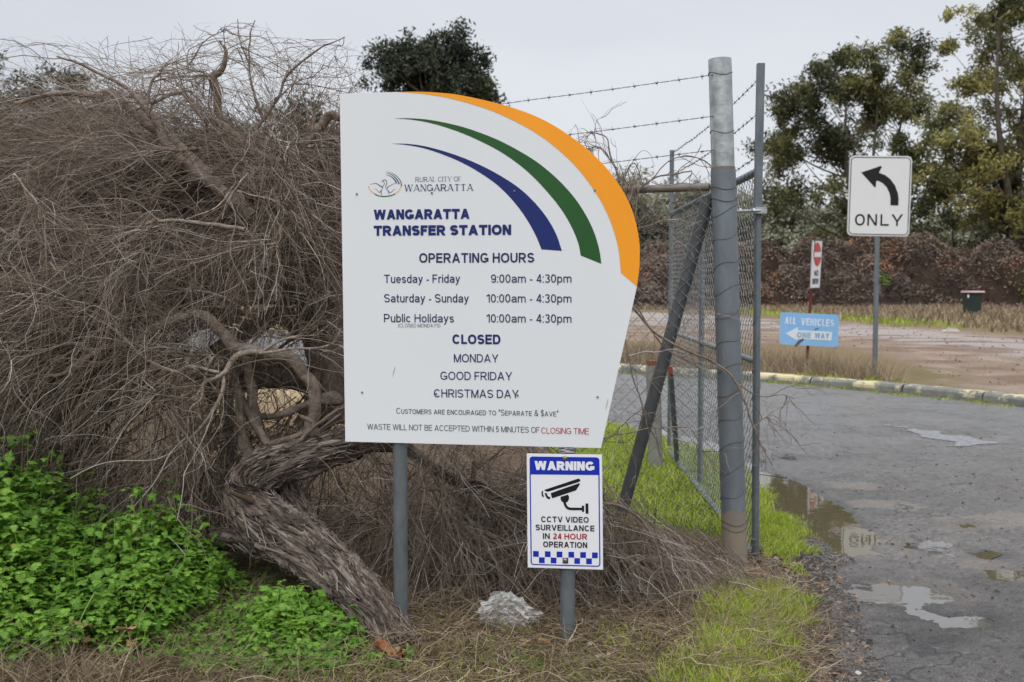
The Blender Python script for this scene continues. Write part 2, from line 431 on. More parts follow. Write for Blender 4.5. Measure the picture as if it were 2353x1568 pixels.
def round_poly(pts, r, n=6):
    p = np.asarray(pts, float); out = []
    for i in range(len(p)):
        a, b, c = p[i - 1], p[i], p[(i + 1) % len(p)]
        u = (a - b) / np.linalg.norm(a - b); w = (c - b) / np.linalg.norm(c - b)
        A, C = b + u * r, b + w * r
        for k in range(n + 1):
            t = k / n; out.append((1 - t) ** 2 * A + 2 * t * (1 - t) * b + t * t * C)
    return np.array(out)
def disc(pl, c, r, off, th, mb, n=14, dome=.4):
    a = np.arange(n) * 2 * pi / n
    ring = np.stack([np.cos(a), np.sin(a)], 1)
    V = np.vstack([pl.w(c + ring * r, off), pl.w(c + ring * r, off + th * .6), pl.w(c + ring * r * .7, off + th), pl.w(np.array([c]), off + th * 1.02)])
    i = np.arange(n); j = np.roll(i, -1)
    Fs = [np.stack([i + k * n, j + k * n, j + (k + 1) * n, i + (k + 1) * n], 1) for k in (0, 1)] + [np.stack([i + 2 * n, j + 2 * n, np.full(n, 3 * n)], 1)]
    mb.add(V, Fs)

z4 = lambda pts: [(766 + x * .31263, 196.1 + y * .31263) for x, y in pts]
z5 = lambda pts: [(766 + x * .3125, 612.8 + y * .3125) for x, y in pts]
zl = lambda pts: [((1350 + x * .19133) / 1.63196, (600 + y * .19133) / 1.63196) for x, y in pts]
zc = lambda pts: [((1940 + x * .30612) / 1.63196, (1680 + y * .30612) / 1.63196) for x, y in pts]
zo = lambda pts: [((3150 + x * .21676) / 1.63196, (560 + y * .21676) / 1.63196) for x, y in pts]
zn = lambda pts: [((2900 + x * .28056) / 1.63196, (880 + y * .28056) / 1.63196) for x, y in pts]

# ------------------------------------------------------------------ main information sign on two posts
YAW = radians(8.5)
SP = Plane(P(1130, 650, 4.145), YAW)
sign = empty('information_sign', (0, 4.15, 0), 'large white operating hours board with orange, green and blue curved stripes on two steel posts', 'information sign')
o_out = catmull(z4([(460, 50), (620, 48), (770, 55), (900, 68), (1050, 97), (1210, 135), (1390, 190), (1530, 248), (1640, 308), (1740, 375), (1830, 440), (1920, 520), (2000, 600), (2070, 690), (2130, 780), (2180, 880), (2215, 980), (2240, 1090), (2252, 1200), (2250, 1300), (2243, 1390), (2231, 1480)]), 4)
o_in = catmull(z4([(460, 50), (620, 60), (770, 80), (900, 108), (1050, 150), (1210, 208), (1390, 295), (1530, 380), (1640, 465), (1740, 555), (1830, 655), (1920, 780), (1980, 880), (2035, 1000), (2075, 1120), (2100, 1240), (2113, 1380)]), 4)
outline = z4([(47, 62)]) + [tuple(p) for p in o_out] + z5([(1968, 1335), (88, 1287)])
SP.prism('panel', SP.poly(outline), M_white, .004, sign)
def band(name, outer, inner, m):
    a = SP.poly(outer); b = SP.poly(inner)
    n = 60
    def rs(q):
        d = np.r_[0, np.cumsum(np.linalg.norm(np.diff(q, axis=0), axis=1))]; t = np.linspace(0, d[-1], n)
        return np.stack([np.interp(t, d, q[:, 0]), np.interp(t, d, q[:, 1])], 1)
    a, b = rs(a), rs(b)
    V = np.vstack([SP.w(a, .0008), SP.w(b, .0008)]); i = np.arange(n - 1)
    mesh_obj(name, V, np.stack([i, i + n, i + n + 1, i + 1], 1), m, sign)
band('orange_stripe', o_out, o_in, M_orange)
band('green_stripe', catmull(z4([(445, 245), (560, 243), (700, 254), (850, 282), (1000, 322), (1200, 398), (1360, 480), (1500, 567), (1620, 665), (1720, 765), (1800, 865), (1870, 980), (1920, 1090), (1955, 1210), (1970, 1313)]), 4),
     catmull(z4([(445, 245), (560, 252), (700, 275), (850, 318), (1000, 375), (1200, 473), (1360, 580), (1480, 685), (1590, 805), (1680, 920), (1750, 1040), (1800, 1160), (1818, 1252)]), 4), M_green)
band('blue_stripe', catmull(z4([(425, 430), (540, 431), (680, 450), (850, 497), (1000, 552), (1150, 622), (1300, 710), (1400, 785), (1500, 885), (1580, 990), (1640, 1100), (1680, 1218)]), 4),
     catmull(z4([(425, 430), (540, 440), (680, 468), (850, 527), (1000, 598), (1150, 692), (1250, 775), (1350, 885), (1430, 1000), (1490, 1110), (1530, 1207)]), 4), M_navy)
def line(zf, body, x0, x1, y0, y1, cap, k, m, name='lettering', **kw):
    (A, B) = zf([(x0, y0), (x1, y1)])
    SP.text(name, body, A, B, cap * k, m, sign, **kw)
K4 = .31263
line(z4, 'WANGARATTA', 297, 1002, 988, 982, 73, K4, M_navy, t=.265, gap=.07)
line(z4, 'TRANSFER STATION', 298, 1307, 1107, 1100, 74, K4, M_navy, t=.265, gap=.075)
line(z4, 'OPERATING HOURS', 632, 1477, 1305, 1303, 70, K4, M_ink, t=.175, gap=.13)
for a, b, y, xa, xb, xc in (('Tuesday - Friday', '9:00am - 4:30pm', (121, 119, 118), 374, 933, 1160), ('Saturday - Sunday', '10:00am - 4:30pm', (263, 264, 265), 374, 997, 1127), ('Public Holidays', '10:00am - 4:30pm', (409, 411, 413), 373, 887, 1127)):
    line(z5, a, xa, xb, y[0], y[1], 61, .3125, M_ink, t=.128, gap=.14)
    line(z5, b, xc, 1751, y[1], y[2], 61, .3125, M_ink, t=.128, gap=.14)
line(z5, '(CLOSED MONDAYS)', 478, 786, 446, 447, 26, .3125, M_grey, t=.09)
line(z5, 'CLOSED', 876, 1229, 569, 571, 70, .3125, M_navy, t=.21, gap=.11)
line(z5, 'MONDAY', 887, 1214, 703, 705, 60, .3125, M_ink, t=.125, gap=.14)
line(z5, 'GOOD FRIDAY', 788, 1315, 832, 836, 60, .3125, M_ink, t=.125, gap=.14)
line(z5, 'CHRISTMAS DAY', 740, 1363, 961, 968, 60, .3125, M_ink, t=.125, gap=.14)
line(z5, 'Customers are encouraged to “Separate & $ave”', 464, 1655, 1081, 1102, 43, .3125, M_grey, t=.10, gap=.13, sc=True)
line(z5, 'WASTE WILL NOT BE ACCEPTED WITHIN 5 MINUTES OF', 250, 1517, 1197, 1223, 42, .3125, M_grey, t=.10, gap=.11)
line(z5, 'CLOSING TIME', 1530, 1879, 1227, 1234, 44, .3125, M_red, t=.10, gap=.11)
line(zl, 'RURAL CITY OF', 1090, 1990, 430, 418, 92, .1172, M_grey, t=.085, gap=.17, serif=True)
line(zl, 'WANGARATTA', 875, 2215, 615, 602, 128, .1172, M_ink, t=.12, gap=.16, serif=True)
logo = empty('crest', SP.w(SP.loc(*zl([(490, 500)])[0])), None, None); logo.parent = sign
logo.location = tuple(np.array(logo.location) - ROOTLOC[sign.name])
ROOTLOC[logo.name] = np.array(logo.location)
KL = .19133 / 1.63196 / (F / 4.15)
def lribs(name, paths, m):
    mb = MB()
    for k, (pts, t0, t1) in enumerate(paths):
        q = catmull(SP.poly(zl(pts)), 4); SP.ribbon(mb, q, np.linspace(t0, t1, len(q)) * KL, .0012 + .00005 * k)
    return mb.build(name, m, logo)
lribs('bird_outline', [([(418, 440), (432, 420), (455, 412)], 3, 8), ([(440, 412), (465, 398), (495, 393), (515, 410), (525, 440), (520, 480), (508, 510), (505, 545), (525, 580), (550, 610), (565, 650), (568, 682)], 14, 7),
   ([(458, 415), (462, 435), (478, 450), (475, 480), (450, 525), (430, 580), (415, 630), (418, 665), (428, 690)], 8, 10), ([(200, 487), (250, 468), (300, 462), (340, 472), (390, 505), (440, 533)], 3, 20),
   ([(755, 478), (710, 465), (660, 470), (600, 500), (550, 530), (535, 545), (540, 565)], 3, 14), ([(285, 568), (315, 570), (345, 605), (388, 638), (405, 600)], 4, 12), ([(695, 575), (665, 578), (640, 610), (590, 642), (550, 600)], 4, 12)], M_grey)
lribs('green_arc', [([(283, 664), (350, 700), (430, 715), (490, 717), (560, 710), (630, 695), (692, 662)], 18, 18), ([(500, 232), (580, 245), (660, 280), (740, 340), (790, 410), (810, 470), (812, 510)], 3, 22)], M_green)
lribs('blue_arc', [([(500, 257), (570, 270), (640, 305), (710, 365), (750, 430), (768, 470)], 3, 26), ([(500, 293), (570, 308), (630, 340), (680, 390), (715, 450)], 3, 26)], M_navy)
for t3 in ([(152, 540), (178, 510), (188, 548)], [(175, 590), (190, 553), (205, 590)], [(207, 632), (217, 592), (243, 628)], [(245, 665), (250, 625), (283, 645)], [(820, 540), (795, 508), (785, 545)], [(797, 590), (780, 552), (767, 588)], [(765, 632), (755, 595), (730, 628)], [(725, 665), (722, 630), (692, 645)]):
    mesh_obj('orange_ray', SP.w(SP.poly(zl(t3)), .0012), np.arange(3)[None], M_orange, logo)
for zf, pts in ((z4, [(173, 800), (725, 792), (1331, 780), (1921, 772)]), (z5, [(212, 925), (756, 936), (1355, 947), (1943, 959)])):
    for p in zf(pts):
        mb = MB(); disc(SP, SP.loc(*p), .0042, .002, .0025, mb); mb.build('screw', M_galv, sign)
M_drop = mat('dropping', (.5, .42, .22), None, 40, .9)
for p in ([(455, 735), (444, 775), (436, 810)], [(2020, 972), (2010, 1020), (2000, 1055)]):
    mb = MB(); SP.ribbon(mb, SP.poly(z5(p)), np.array([.002, .004, .001]), .0012); mb.build('bird_dropping', M_drop, sign)
def post_at(u, name, parent, r=.030, topv=300):
    a = SP.loc(u, 1200)[0]; t = SP.loc(u, topv)[1]
    p1 = SP.w(np.array([a, t]), -.006 - r); p0 = p1.copy(); p0[2] = -.25
    n = 14; path = np.linspace(p0, p1, n)
    V, Fs = tube(path, r, 28)
    return mesh_obj(name, V, Fs, M_galv, parent, True), p0
post_at(915, 'post', sign)
post_at(1303, 'post', sign, topv=350)
for v in (445, 905):      # rails bolted behind the sheet
    a0, a1 = SP.loc(815, v), SP.loc(1380, v)
    c = SP.w(np.array([(a0[0] + a1[0]) / 2, a0[1]]), -.0185)
    Rm = np.stack([SP.ex, -SP.n, SP.ez], 1)
    mesh_obj('backing_rail', *box(SP.w(np.array([(a0[0] + a1[0]) / 2, a0[1]]), -.0055), a1[0] - a0[0], .003, .04, Rm), M_galv, sign)

# ------------------------------------------------------------------ surveillance warning sign bolted to the right post
CP = Plane(SP.w(SP.loc(1300, 1180), .004), YAW)
cctv = empty('warning_sign', CP.O, 'small white and blue CCTV warning sign with black camera symbol on the right post', 'warning sign')
CP.prism('panel', CP.poly(zc([(115, 70), (1037, 85), (1050, 1493), (128, 1465)])), M_white2, .003, cctv)
hd = round_poly(CP.poly(zc([(148, 106), (1006, 117), (1008, 333), (150, 325)])), .001, 1)
hp = CP.poly(zc([(150, 140), (156, 120), (178, 106), (972, 116), (995, 126), (1006, 150), (1008, 333), (152, 325)]))
mesh_obj('header', CP.w(hp[::-1], .0008), np.arange(len(hp))[None], M_blue, cctv)
mb = MB()
CP.ribbon(mb, CP.poly(zc([(157, 320), (170, 1395), (174, 1412), (184, 1424), (200, 1428), (975, 1450), (995, 1447), (1007, 1436), (1011, 1420), (1000, 330)])), 14 * KL * 1.6, .0008)
mb.build('border', M_blue, cctv)
mb = MB()
for k in range(11):
    x0 = 193 + 72.2 * k; y0 = (1263 if k % 2 == 0 else 1338) + 1.7 * k
    mb.add(CP.w(CP.poly(zc([(x0, y0), (x0 + .5, y0 + 70), (x0 + 70, y0 + 71.5), (x0 + 69.5, y0 + 1.5)])), .0008), np.arange(4)[None])
mb.build('checker_band', M_blue, cctv)
mb = MB()
for poly in ([(330, 515), (745, 376), (762, 378), (774, 405), (752, 418), (375, 538), (345, 530)], [(408, 555), (425, 548), (755, 433), (765, 440), (764, 452), (738, 490), (720, 520), (428, 618), (420, 600)],
             [(308, 523), (316, 530), (313, 560), (328, 600), (312, 603), (298, 580), (296, 545)], [(335, 550), (362, 556), (370, 585), (385, 600), (405, 598), (400, 625), (388, 632), (360, 615), (342, 580)],
             [(527, 605), (540, 596), (620, 572), (633, 595), (634, 625), (615, 660), (590, 672), (560, 667), (535, 645)], [(790, 708), (818, 708), (820, 783), (792, 783)], [(835, 681), (870, 681), (872, 806), (837, 806)]):
    q = CP.poly(zc(poly)); mb.add(CP.w(q[::-1], .0010), np.arange(len(q))[None])
CP.ribbon(mb, catmull(CP.poly(zc([(580, 650), (585, 690), (605, 725), (640, 745), (690, 747), (795, 748)])), 4), 31 * KL * 1.58, .0013)
mb.build('camera_symbol', M_black, cctv)
def cl(body, x0, x1, y0, y1, cap, m, t, gap=.15):
    A, B = zc([(x0, y0), (x1, y1)]); CP.text('lettering', body, A, B, cap * .18758, m, cctv, t=t, gap=gap)
cl('WARNING', 212, 945, 270, 279, 110, M_white2, .30, .06)
cl('CCTV VIDEO', 293, 875, 908, 916, 70, M_black, .185)
cl('SURVEILLANCE', 225, 945, 1008, 1022, 70, M_black, .185)
cl('IN', 315, 398, 1113, 1114, 70, M_black, .185)
cl('24 HOUR', 440, 857, 1116, 1124, 71, M_red, .185)
cl('OPERATION', 318, 857, 1215, 1226, 71, M_black, .185)
for p in zc([(583, 127), (585, 1380)]):
    mb = MB(); disc(CP, CP.loc(*p), .0098, .001, .002, mb, 20); disc(CP, CP.loc(*p), .0065, .003, .005, mb, 16)
    mb.build('bolt', M_brass, cctv)
    pp = CP.w(CP.loc(*p), -.040)
    th = np.linspace(0, 2 * pi, 33)
    ring = np.stack([np.cos(th), np.sin(th), th * 0], 1) * .0325 + pp
    V, f = tubes(ring[None], np.full((1, 33), .003), 6); mesh_obj('pipe_clamp', V, f, M_bright, cctv, True)
tape = empty('pipe_bracket', P(1303, 1036, 4.12), 'scrap of clear tape and bracket round the right post between the two signs', 'bracket')
mb = MB(); pp = SP.w(np.array([SP.loc(1303, 1036)[0], SP.loc(1303, 1036)[1]]), -.036)
th = np.linspace(0, 2 * pi, 40)
for k in range(5):
    ring = np.stack([np.cos(th) * (.032 + .004 * np.sin(th * 5 + k)), np.sin(th) * (.032 + .004 * np.cos(th * 4 + k)), (k - 2) * .0045 + .003 * np.sin(th * 3 + k * 2)], 1) + pp
    V, f = tubes(ring[None], np.full((1, 40), .0032), 4); mb.add(V, f)
mb.build('tape', mat('clear_tape', (.5, .5, .5), (.3, .27, .27), 40, .25), tape, True)

# ------------------------------------------------------------------ far traffic signs
OP = Plane(P(2020, 452, 15.8), radians(1.0))
only = empty('traffic_sign', (P(2010, 845, 15.8)[0], 15.8, 0), 'white ONLY sign with a black left-turn arrow on a tall thin grey pole', 'traffic sign')
op = OP.poly(zo([(168, 110), (1252, 120), (1196, 1516), (118, 1497)]))
op_r = round_poly(op, .085)
OP.prism('panel', op_r, mat('sign_rim', (.55, .56, .54), None, 3, .4), .006, only)
oc = op.mean(0)
OP.prism('face', round_poly(oc + (op - oc) * .985, .08), mat('sign_face', (.65, .65, .635), (.62, .62, .605), 1, .5, spec=.2), .002, only, .003)
mb = MB(); q = round_poly(oc + (op - oc) * np.array((.945, .955)), .07); OP.ribbon(mb, np.vstack([q, q[:2]]), .012, .005); mb.build('border', M_black, only)
mb = MB(); q = OP.poly(zo([(365, 403), (700, 292), (725, 300), (672, 408), (780, 450), (870, 520), (950, 630), (1000, 760), (1012, 860), (1008, 975), (868, 972), (872, 850), (855, 760), (810, 665), (740, 590), (660, 548), (625, 550), (618, 650), (598, 660)]))
mb.add(OP.w(q, .006), np.arange(len(q))[None]); mb.build('arrow', M_black, only)
for ch, x0, x1 in (('O', 255, 425), ('N', 468, 635), ('L', 695, 840), ('Y', 885, 1080)):
    A, B = zo([(x0, 1320 + (x0 - 255) * .012), (x1, 1320 + (x1 - 255) * .012)]); OP.text('lettering', ch, A, B, 200 * .1328, M_black, only, t=.15, off=.006)
V, Fs = tube(np.linspace(P(2009.5, 880, 15.83) * (1, 1, 0) + (0, 0, -.1), P(2019, 375, 15.84), 8), .038, 14); mesh_obj('pole', V, Fs, M_galv, only, True)

NP_ = Plane(P(1870, 608, 16.6), radians(-55.6))
noent = empty('traffic_sign', (P(1857, 850, 16.8)[0], 16.8, .05), 'narrow-looking NO ENTRY sign turned sideways on a dark red pole', 'traffic sign')
npl = NP_.poly(zn([(520, 72), (657, 75), (619, 717), (492, 724)]))
NP_.prism('panel', npl, M_white, .004, noent)
nc_ = NP_.loc(*zn([(587, 265)])[0]); rr = abs((NP_.loc(*zn([(587, 105)])[0]) - nc_)[1])
a = np.arange(40) * 2 * pi / 40
mb = MB(); mb.add(NP_.w(nc_ + np.stack([np.cos(a) * abs(NP_.loc(*zn([(637, 265)])[0])[0] - nc_[0]), np.sin(a) * rr], 1), .003), np.arange(40)[None]); mb.build('red_disc', mat('sign_red', (.50, .035, .02), None, 3, .4), noent)
q = NP_.poly(zn([(545, 236), (636, 236), (632, 300), (541, 303)])); mesh_obj('white_bar', NP_.w(q[::-1], .006), np.arange(4)[None], M_white, noent)
for w_, x0, x1, y in (('NO', 545, 600, 552), ('ENTRY', 520, 603, 662)):
    A, B = zn([(x0, y), (x1, y - 2)]); NP_.text('lettering', w_, A, B, 72 * .1719, M_black, noent, t=.2, off=.005)
mb = MB(); q = NP_.poly(zn([(520, 76), (657, 79), (619, 713), (492, 720), (520, 76), (657, 79)])); NP_.ribbon(mb, q, .014, .004); mb.build('border', M_grey, noent)
V, Fs = tube(np.linspace(P(1852, 858, 16.63) * (1, 1, 0) + (0, 0, -.1), P(1870.5, 547, 16.63), 8), .024, 14); mesh_obj('pole', V, Fs, mat('red_pole', (.16, .022, .018), (.10, .02, .016), 6, .6), noent, True)

BP = Plane(P(1860, 758, 16.5), radians(3))
allv = empty('direction_sign', BP.O, 'pale blue ALL VEHICLES ONE WAY board with a white arrow on the red pole', 'direction sign')
M_pblue = mat('faded_blue', (.20, .40, .66), (.24, .44, .68), 2.5, .5)
BP.prism('panel', round_poly(BP.poly(zn([(93, 1037), (880, 1072), (862, 1507), (83, 1466)])), .05), M_pblue, .004, allv)
q = BP.poly(zn([(160, 1322), (330, 1238), (328, 1278), (787, 1303), (775, 1417), (320, 1395), (318, 1422)])); mesh_obj('arrow', BP.w(q[::-1], .003), np.arange(7)[None], mat('arrow_white', (.66, .72, .76), None, 4, .5), allv)
M_chip = mat('chipped_white', (.70, .75, .80), (.42, .56, .72), 9, .5)
A, B = zn([(150, 1196), (300, 1203)]); BP.text('lettering', 'ALL', A, B, 95 * .1719, M_chip, allv, t=.2, off=.003)
A, B = zn([(365, 1210), (640, 1225)]); BP.text('lettering', 'VEHIC', A, B, 95 * .1719, M_chip, allv, t=.2, off=.003)
A, B = zn([(650, 1226), (808, 1232)]); BP.text('lettering', 'LES', A, B, 95 * .1719, M_chip, allv, t=.17, off=.003)
A, B = zn([(315, 1375), (497, 1384)]); BP.text('lettering', 'ONE', A, B, 72 * .1719, mat('faded_blue_ink', (.16, .26, .42), (.30, .42, .58), 8, .5), allv, t=.22, off=.005)
A, B = zn([(550, 1385), (745, 1394)]); BP.text('lettering', 'WAY', A, B, 72 * .1719, bpy.data.materials['faded_blue_ink'], allv, t=.22, off=.005)
mb = MB()
BP.ribbon(mb, BP.poly(zn([(405, 1395), (340, 1440), (290, 1500)])), np.array([.03, .05, .03]), .0045)
M_grime = mat('grime', (.10, .10, .11), None, 9, .8); mb.build('grime_streak', M_grime, allv); mb = MB()
BP.ribbon(mb, BP.poly(zn([(545, 1275), (575, 1262), (615, 1250)])), np.array([.008, .02, .006]), .0045)
mb.build('grime_streak', M_grime, allv)

# ------------------------------------------------------------------ ground, road, puddles, kerb
KERB = np.array([(-14, 40), (-8, 32), (-2, 22.3), (1.87, 17.3), (3.83, 15.7), (4.85, 14.55), (5.74, 13.4), (6.26, 12.5), (7.2, 10.4), (8.2, 7.5), (9.2, 4), (10.5, -1), (12, -20)], float)
NEAR = np.array([(-16, 31), (-4, 18.5), (-.5, 13.6), (.55, 11.7), (1.05, 11.0), (1.41, 10.2), (1.80, 9.05), (2.02, 8.2), (1.98, 7.4), (1.90, 6.62), (1.75, 5.59), (1.55, 4.77), (1.40, 4.26), (1.33, 3.9), (1.1, 2.5), (.7, -6)], float)
ROADP = np.vstack([NEAR, [(.7, -20)], KERB[::-1]])
PUD = dict(
    long_=[(1742, 1080), (1790, 1093), (1850, 1118), (1890, 1148), (1935, 1178), (1990, 1222), (1978, 1268), (1930, 1268), (1885, 1232), (1845, 1195), (1790, 1152), (1745, 1112)],
    second=[(1935, 1352), (1960, 1340), (2030, 1336), (2120, 1343), (2195, 1370), (2150, 1384), (2050, 1382), (1965, 1382)],
    third=[(2060, 1396), (2120, 1394), (2175, 1408), (2260, 1410), (2293, 1424), (2250, 1440), (2170, 1438), (2110, 1416)],
    small=[(2110, 1466), (2150, 1456), (2182, 1468), (2140, 1477)],
    hole=[(2216 + 40 * cos(k * .63), 1206 + 9 * sin(k * .63)) for k in range(10)],
    hole2=[(2311 + 30 * cos(k * .63), 1316 + 7 * sin(k * .63)) for k in range(10)],
    mud=[(2085, 1255), (2130, 1238), (2175, 1246), (2160, 1268), (2115, 1270)],
    ruts=[(2250, 1272), (2270, 1268), (2300, 1272), (2275, 1279)],
    back=[(1520, 985), (1600, 1008), (1660, 1030), (1740, 1060), (1735, 1078), (1650, 1058), (1560, 1020)],
    far=[(1780, 1050), (1815, 1046), (1850, 1052), (1815, 1057)])
PUDG = {k: np.array(GP(v)) for k, v in PUD.items()}
PEPTH = dict(long_=.030, second=.026, third=.022, small=.016, hole=.020, hole2=.020, mud=.011, ruts=.014, back=.03, far=.014)
def road_z(x, y):
    near = smooth(10.5, 7.0, y)
    z = (.013 * (fbm(x * 9, y * 9, 3, 4) - .47) + .024 * (fbm(x * 1.1, y * 1.1, 9, 3) - .44)) * (.25 + .75 * near)
    z = z + (.007 * (vnoise(x * 38, y * 38, 21) - .5) + .010 * (fbm(x * 22, y * 22, 23, 2) - .37)) * near
    for k, pg in PUDG.items():
        d = sdf(x, y, pg)
        z = z - PEPTH[k] * smooth(.10, -.10, d + .05 * (fbm(x * 6, y * 6, 31, 3) - .45))
    return z
def ground_z(x, y):
    dr = sdf(x, y, ROADP)
    z = .03 * (fbm(x * 1.6, y * 1.6, 5, 4) - .45) + .02 * (fbm(x * 11, y * 11, 15, 3) - .45) * smooth(9, 5, y)
    z = z * smooth(40, 20, y)
    yk = np.interp(x, KERB[:, 0], KERB[:, 1])
    behind = (y > yk) | (x > 9.2)
    z = np.where(behind, z * .5 + .10 * smooth(90, 30, y) * smooth(0, .15, dr), z)
    z = z - .22 * smooth(.04, -.35, dr) + .045 * smooth(0, .5, dr) * (~behind) * smooth(9.5, 8, y)
    d = sdf(x, y, PUDG['long_'])
    z = z - .05 * smooth(.25, -.1, d)
    # the low bank the weeds grow on at the left
    z = z + .16 * smooth(1.3, .0, np.hypot((x + 2.5) / 1.3, (y - 4.5) / .9)) * (x < -.8)
    return z
def tensor(xs, ys, zf):
    X, Y = np.meshgrid(xs, ys)
    x, y = X.ravel(), Y.ravel()
    V = np.stack([x, y, zf(x, y)], 1)
    i = np.arange(len(x)).reshape(len(ys), len(xs))
    return V, np.stack([i[:-1, :-1], i[:-1, 1:], i[1:, 1:], i[1:, :-1]], -1).reshape(-1, 4), x, y
def cat(*a): return np.unique(np.round(np.concatenate(a), 4))
xs = cat(np.linspace(-900, -60, 12), np.linspace(-60, -5, 60), np.arange(-5, 3, .035), np.arange(3, 14, .12), np.arange(14, 50, .5), np.linspace(50, 900, 14))
ys = cat(np.linspace(-60, 0, 12), np.arange(0, 3.2, .3), np.arange(3.2, 8, .035), np.arange(8, 34, .13), np.arange(34, 80, .5), np.geomspace(80, 1500, 16))
V, Fq, gx, gy = tensor(xs, ys, ground_z)
C = np.empty((len(gx), 3))
litter = np.array((.125, .088, .056)); gravelc = np.array((.075, .06, .045)); greenc = np.array((.07, .10, .016)); tan = np.array((.21, .155, .09)); dirt = np.array((.265, .20, .152)); pale = np.array((.36, .32, .30)); mossy = np.array((.10, .12, .03))
n1 = fbm(gx * 2.2, gy * 2.2, 41, 4); n2 = fbm(gx * .25, gy * .25, 43, 4); n3 = fbm(gx * 7, gy * 7, 47, 3)
C[:] = litter
def blend(c, w): C[:] = C * (1 - w[:, None]) + c * w[:, None]
blend(np.array((.13, .075, .04)), .6 * smooth(.5, .62, n3))
dr = sdf(gx, gy, ROADP)
yk = np.interp(gx, KERB[:, 0], KERB[:, 1]); behind = ((gy > yk) | (gx > 9.2)).astype(float)
VERGE = GP([(1510, 1640), (1590, 1420), (1680, 1370), (1850, 1360), (1880, 1480), (1800, 1640)])
VERGE2 = GP([(1745, 1110), (1850, 1215), (1875, 1290), (1830, 1330), (1745, 1290), (1660, 1240)])
BACKG = np.array([(.35, 10.5), (.55, 11.5), (1.05, 10.8), (1.40, 10.0), (1.78, 8.9), (1.95, 8), (1.85, 6.5), (1.3, 5.9), (.75, 6.1), (.5, 6.6)])
for pg in (VERGE, VERGE2, BACKG):
    blend(greenc, smooth(.12, -.15, sdf(gx, gy, pg) + .5 * (n1 - .47)) * .9)
blend(gravelc, smooth(.42, .12, dr + .3 * (n1 - .45)) * (1 - behind) * (gy < 9))
blend(tan, behind)
blend(mossy, behind * smooth(.52, .62, n2) * .35)
DIRTP = GP([(1300, 728), (1700, 738), (1930, 745), (2353, 783), (2900, 830), (3400, 1100), (2353, 929), (2170, 893), (2120, 860), (2060, 825), (1900, 800), (1700, 795), (1300, 790)])
TRACK = GP([(1000, 722), (1500, 722), (1700, 735), (1950, 752), (2353, 792), (3000, 850), (3000, 890), (2353, 830), (2060, 792), (1700, 765), (1400, 752), (1000, 745)])
blend(dirt, smooth(.5, -.5, sdf(gx, gy, DIRTP) + 2.0 * (n2 - .45)) * behind)
blend(np.array((.34, .27, .22)), smooth(.5, .64, fbm(gx * 1.9, gy * 1.1, 79, 5)) * smooth(.5, -.5, sdf(gx, gy, DIRTP)) * behind * .8)
blend(pale, smooth(.6, -.6, sdf(gx, gy, TRACK) + 1.2 * (n2 - .45)) * behind * .9)
blend(np.array((.19, .125, .09)), smooth(.48, .62, fbm(gx * .9, gy * 1.3, 77, 5)) * smooth(.5, -.5, sdf(gx, gy, DIRTP)) * behind * .8)
far = smooth(62, 75, gy); blend(np.array((.10, .085, .05)), far)
M_ground = mat('ground', (1.1, 1.1, 1.1), (.6, .58, .55), 38, .95, .9, col=True, bscale=110, spec=.1)
ground = tag(mesh_obj('ground', V, Fq, M_ground, None, True, col=C), 'brown leaf-littered ground with grassy verges and red dirt yard behind', 'ground', kind='structure')
def gz(x, y):
    x = np.atleast_1d(np.asarray(x, float)); y = np.atleast_1d(np.asarray(y, float)); return ground_z(x, y)

xs = cat(np.arange(-16, .9, .35), np.arange(.9, 4.6, .022), np.arange(4.6, 12, .09))
ys = cat(np.arange(-6, 3.3, .35), np.arange(3.3, 9.0, .022), np.arange(9, 17, .1), np.arange(17, 40, .4))
def road_full(x, y):
    d = sdf(x, y, ROADP)
    yk = np.interp(x, KERB[:, 0], KERB[:, 1])
    return road_z(x, y) - np.clip((d - .02 + .06 * (fbm(x * 5, y * 5, 55, 3) - .45)) * .35, 0, .4) - np.where((y > yk + .25), .3, 0)
V, Fq, gx, gy = tensor(xs, ys, road_full)
keep = (sdf(gx, gy, ROADP) < .8)
Fq = Fq[keep[Fq].all(1)]
C = np.empty((len(gx), 3)); C[:] = (.118, .106, .096)
n1 = fbm(gx * 3, gy * 3, 61, 4); n2 = fbm(gx * .7, gy * .7, 63, 4); nf = vnoise(gx * 60, gy * 60, 65)
C *= (.55 + .95 * n2)[:, None]; C *= (.75 + .5 * fbm(gx * 16, gy * 16, 67, 3))[:, None]
C *= np.where(nf > .80, .45, np.where(nf < .12, 1.5, 1.0))[:, None]
mud = np.array((.20, .168, .14))
mw = np.zeros(len(gx))
MUDP = [GP([(2130, 1180), (2250, 1178), (2353, 1175), (2420, 1200), (2353, 1222), (2230, 1225), (2150, 1212)]), GP([(1975, 1148), (2050, 1150), (2120, 1165), (2090, 1178), (2000, 1172)]), GP([(2060, 1265), (2120, 1228), (2190, 1240), (2180, 1272), (2110, 1280)]),
        GP([(2170, 1275), (2260, 1280), (2353, 1310), (2400, 1335), (2353, 1345), (2270, 1320), (2190, 1300)]), GP([(1900, 1105), (2010, 1110), (2080, 1125), (2000, 1132), (1920, 1128)]), GP([(1960, 1340), (2080, 1328), (2180, 1345), (2240, 1372), (2190, 1392), (2050, 1388)]),
        GP([(1890, 1290), (1925, 1300), (1940, 1350), (1900, 1380), (1880, 1330)]), GP([(1850, 1420), (1900, 1420), (1905, 1500), (1850, 1568), (1800, 1568)])]
for pg in MUDP: mw = np.maximum(mw, smooth(.04, -.04, sdf(gx, gy, pg) + .42 * (n1 - .47) + .16 * (fbm(gx * 15, gy * 15, 69, 3) - .45)))
mw = np.maximum(mw, .5 * smooth(.62, .72, fbm(gx * 1.3, gy * 2.2, 71, 4)))
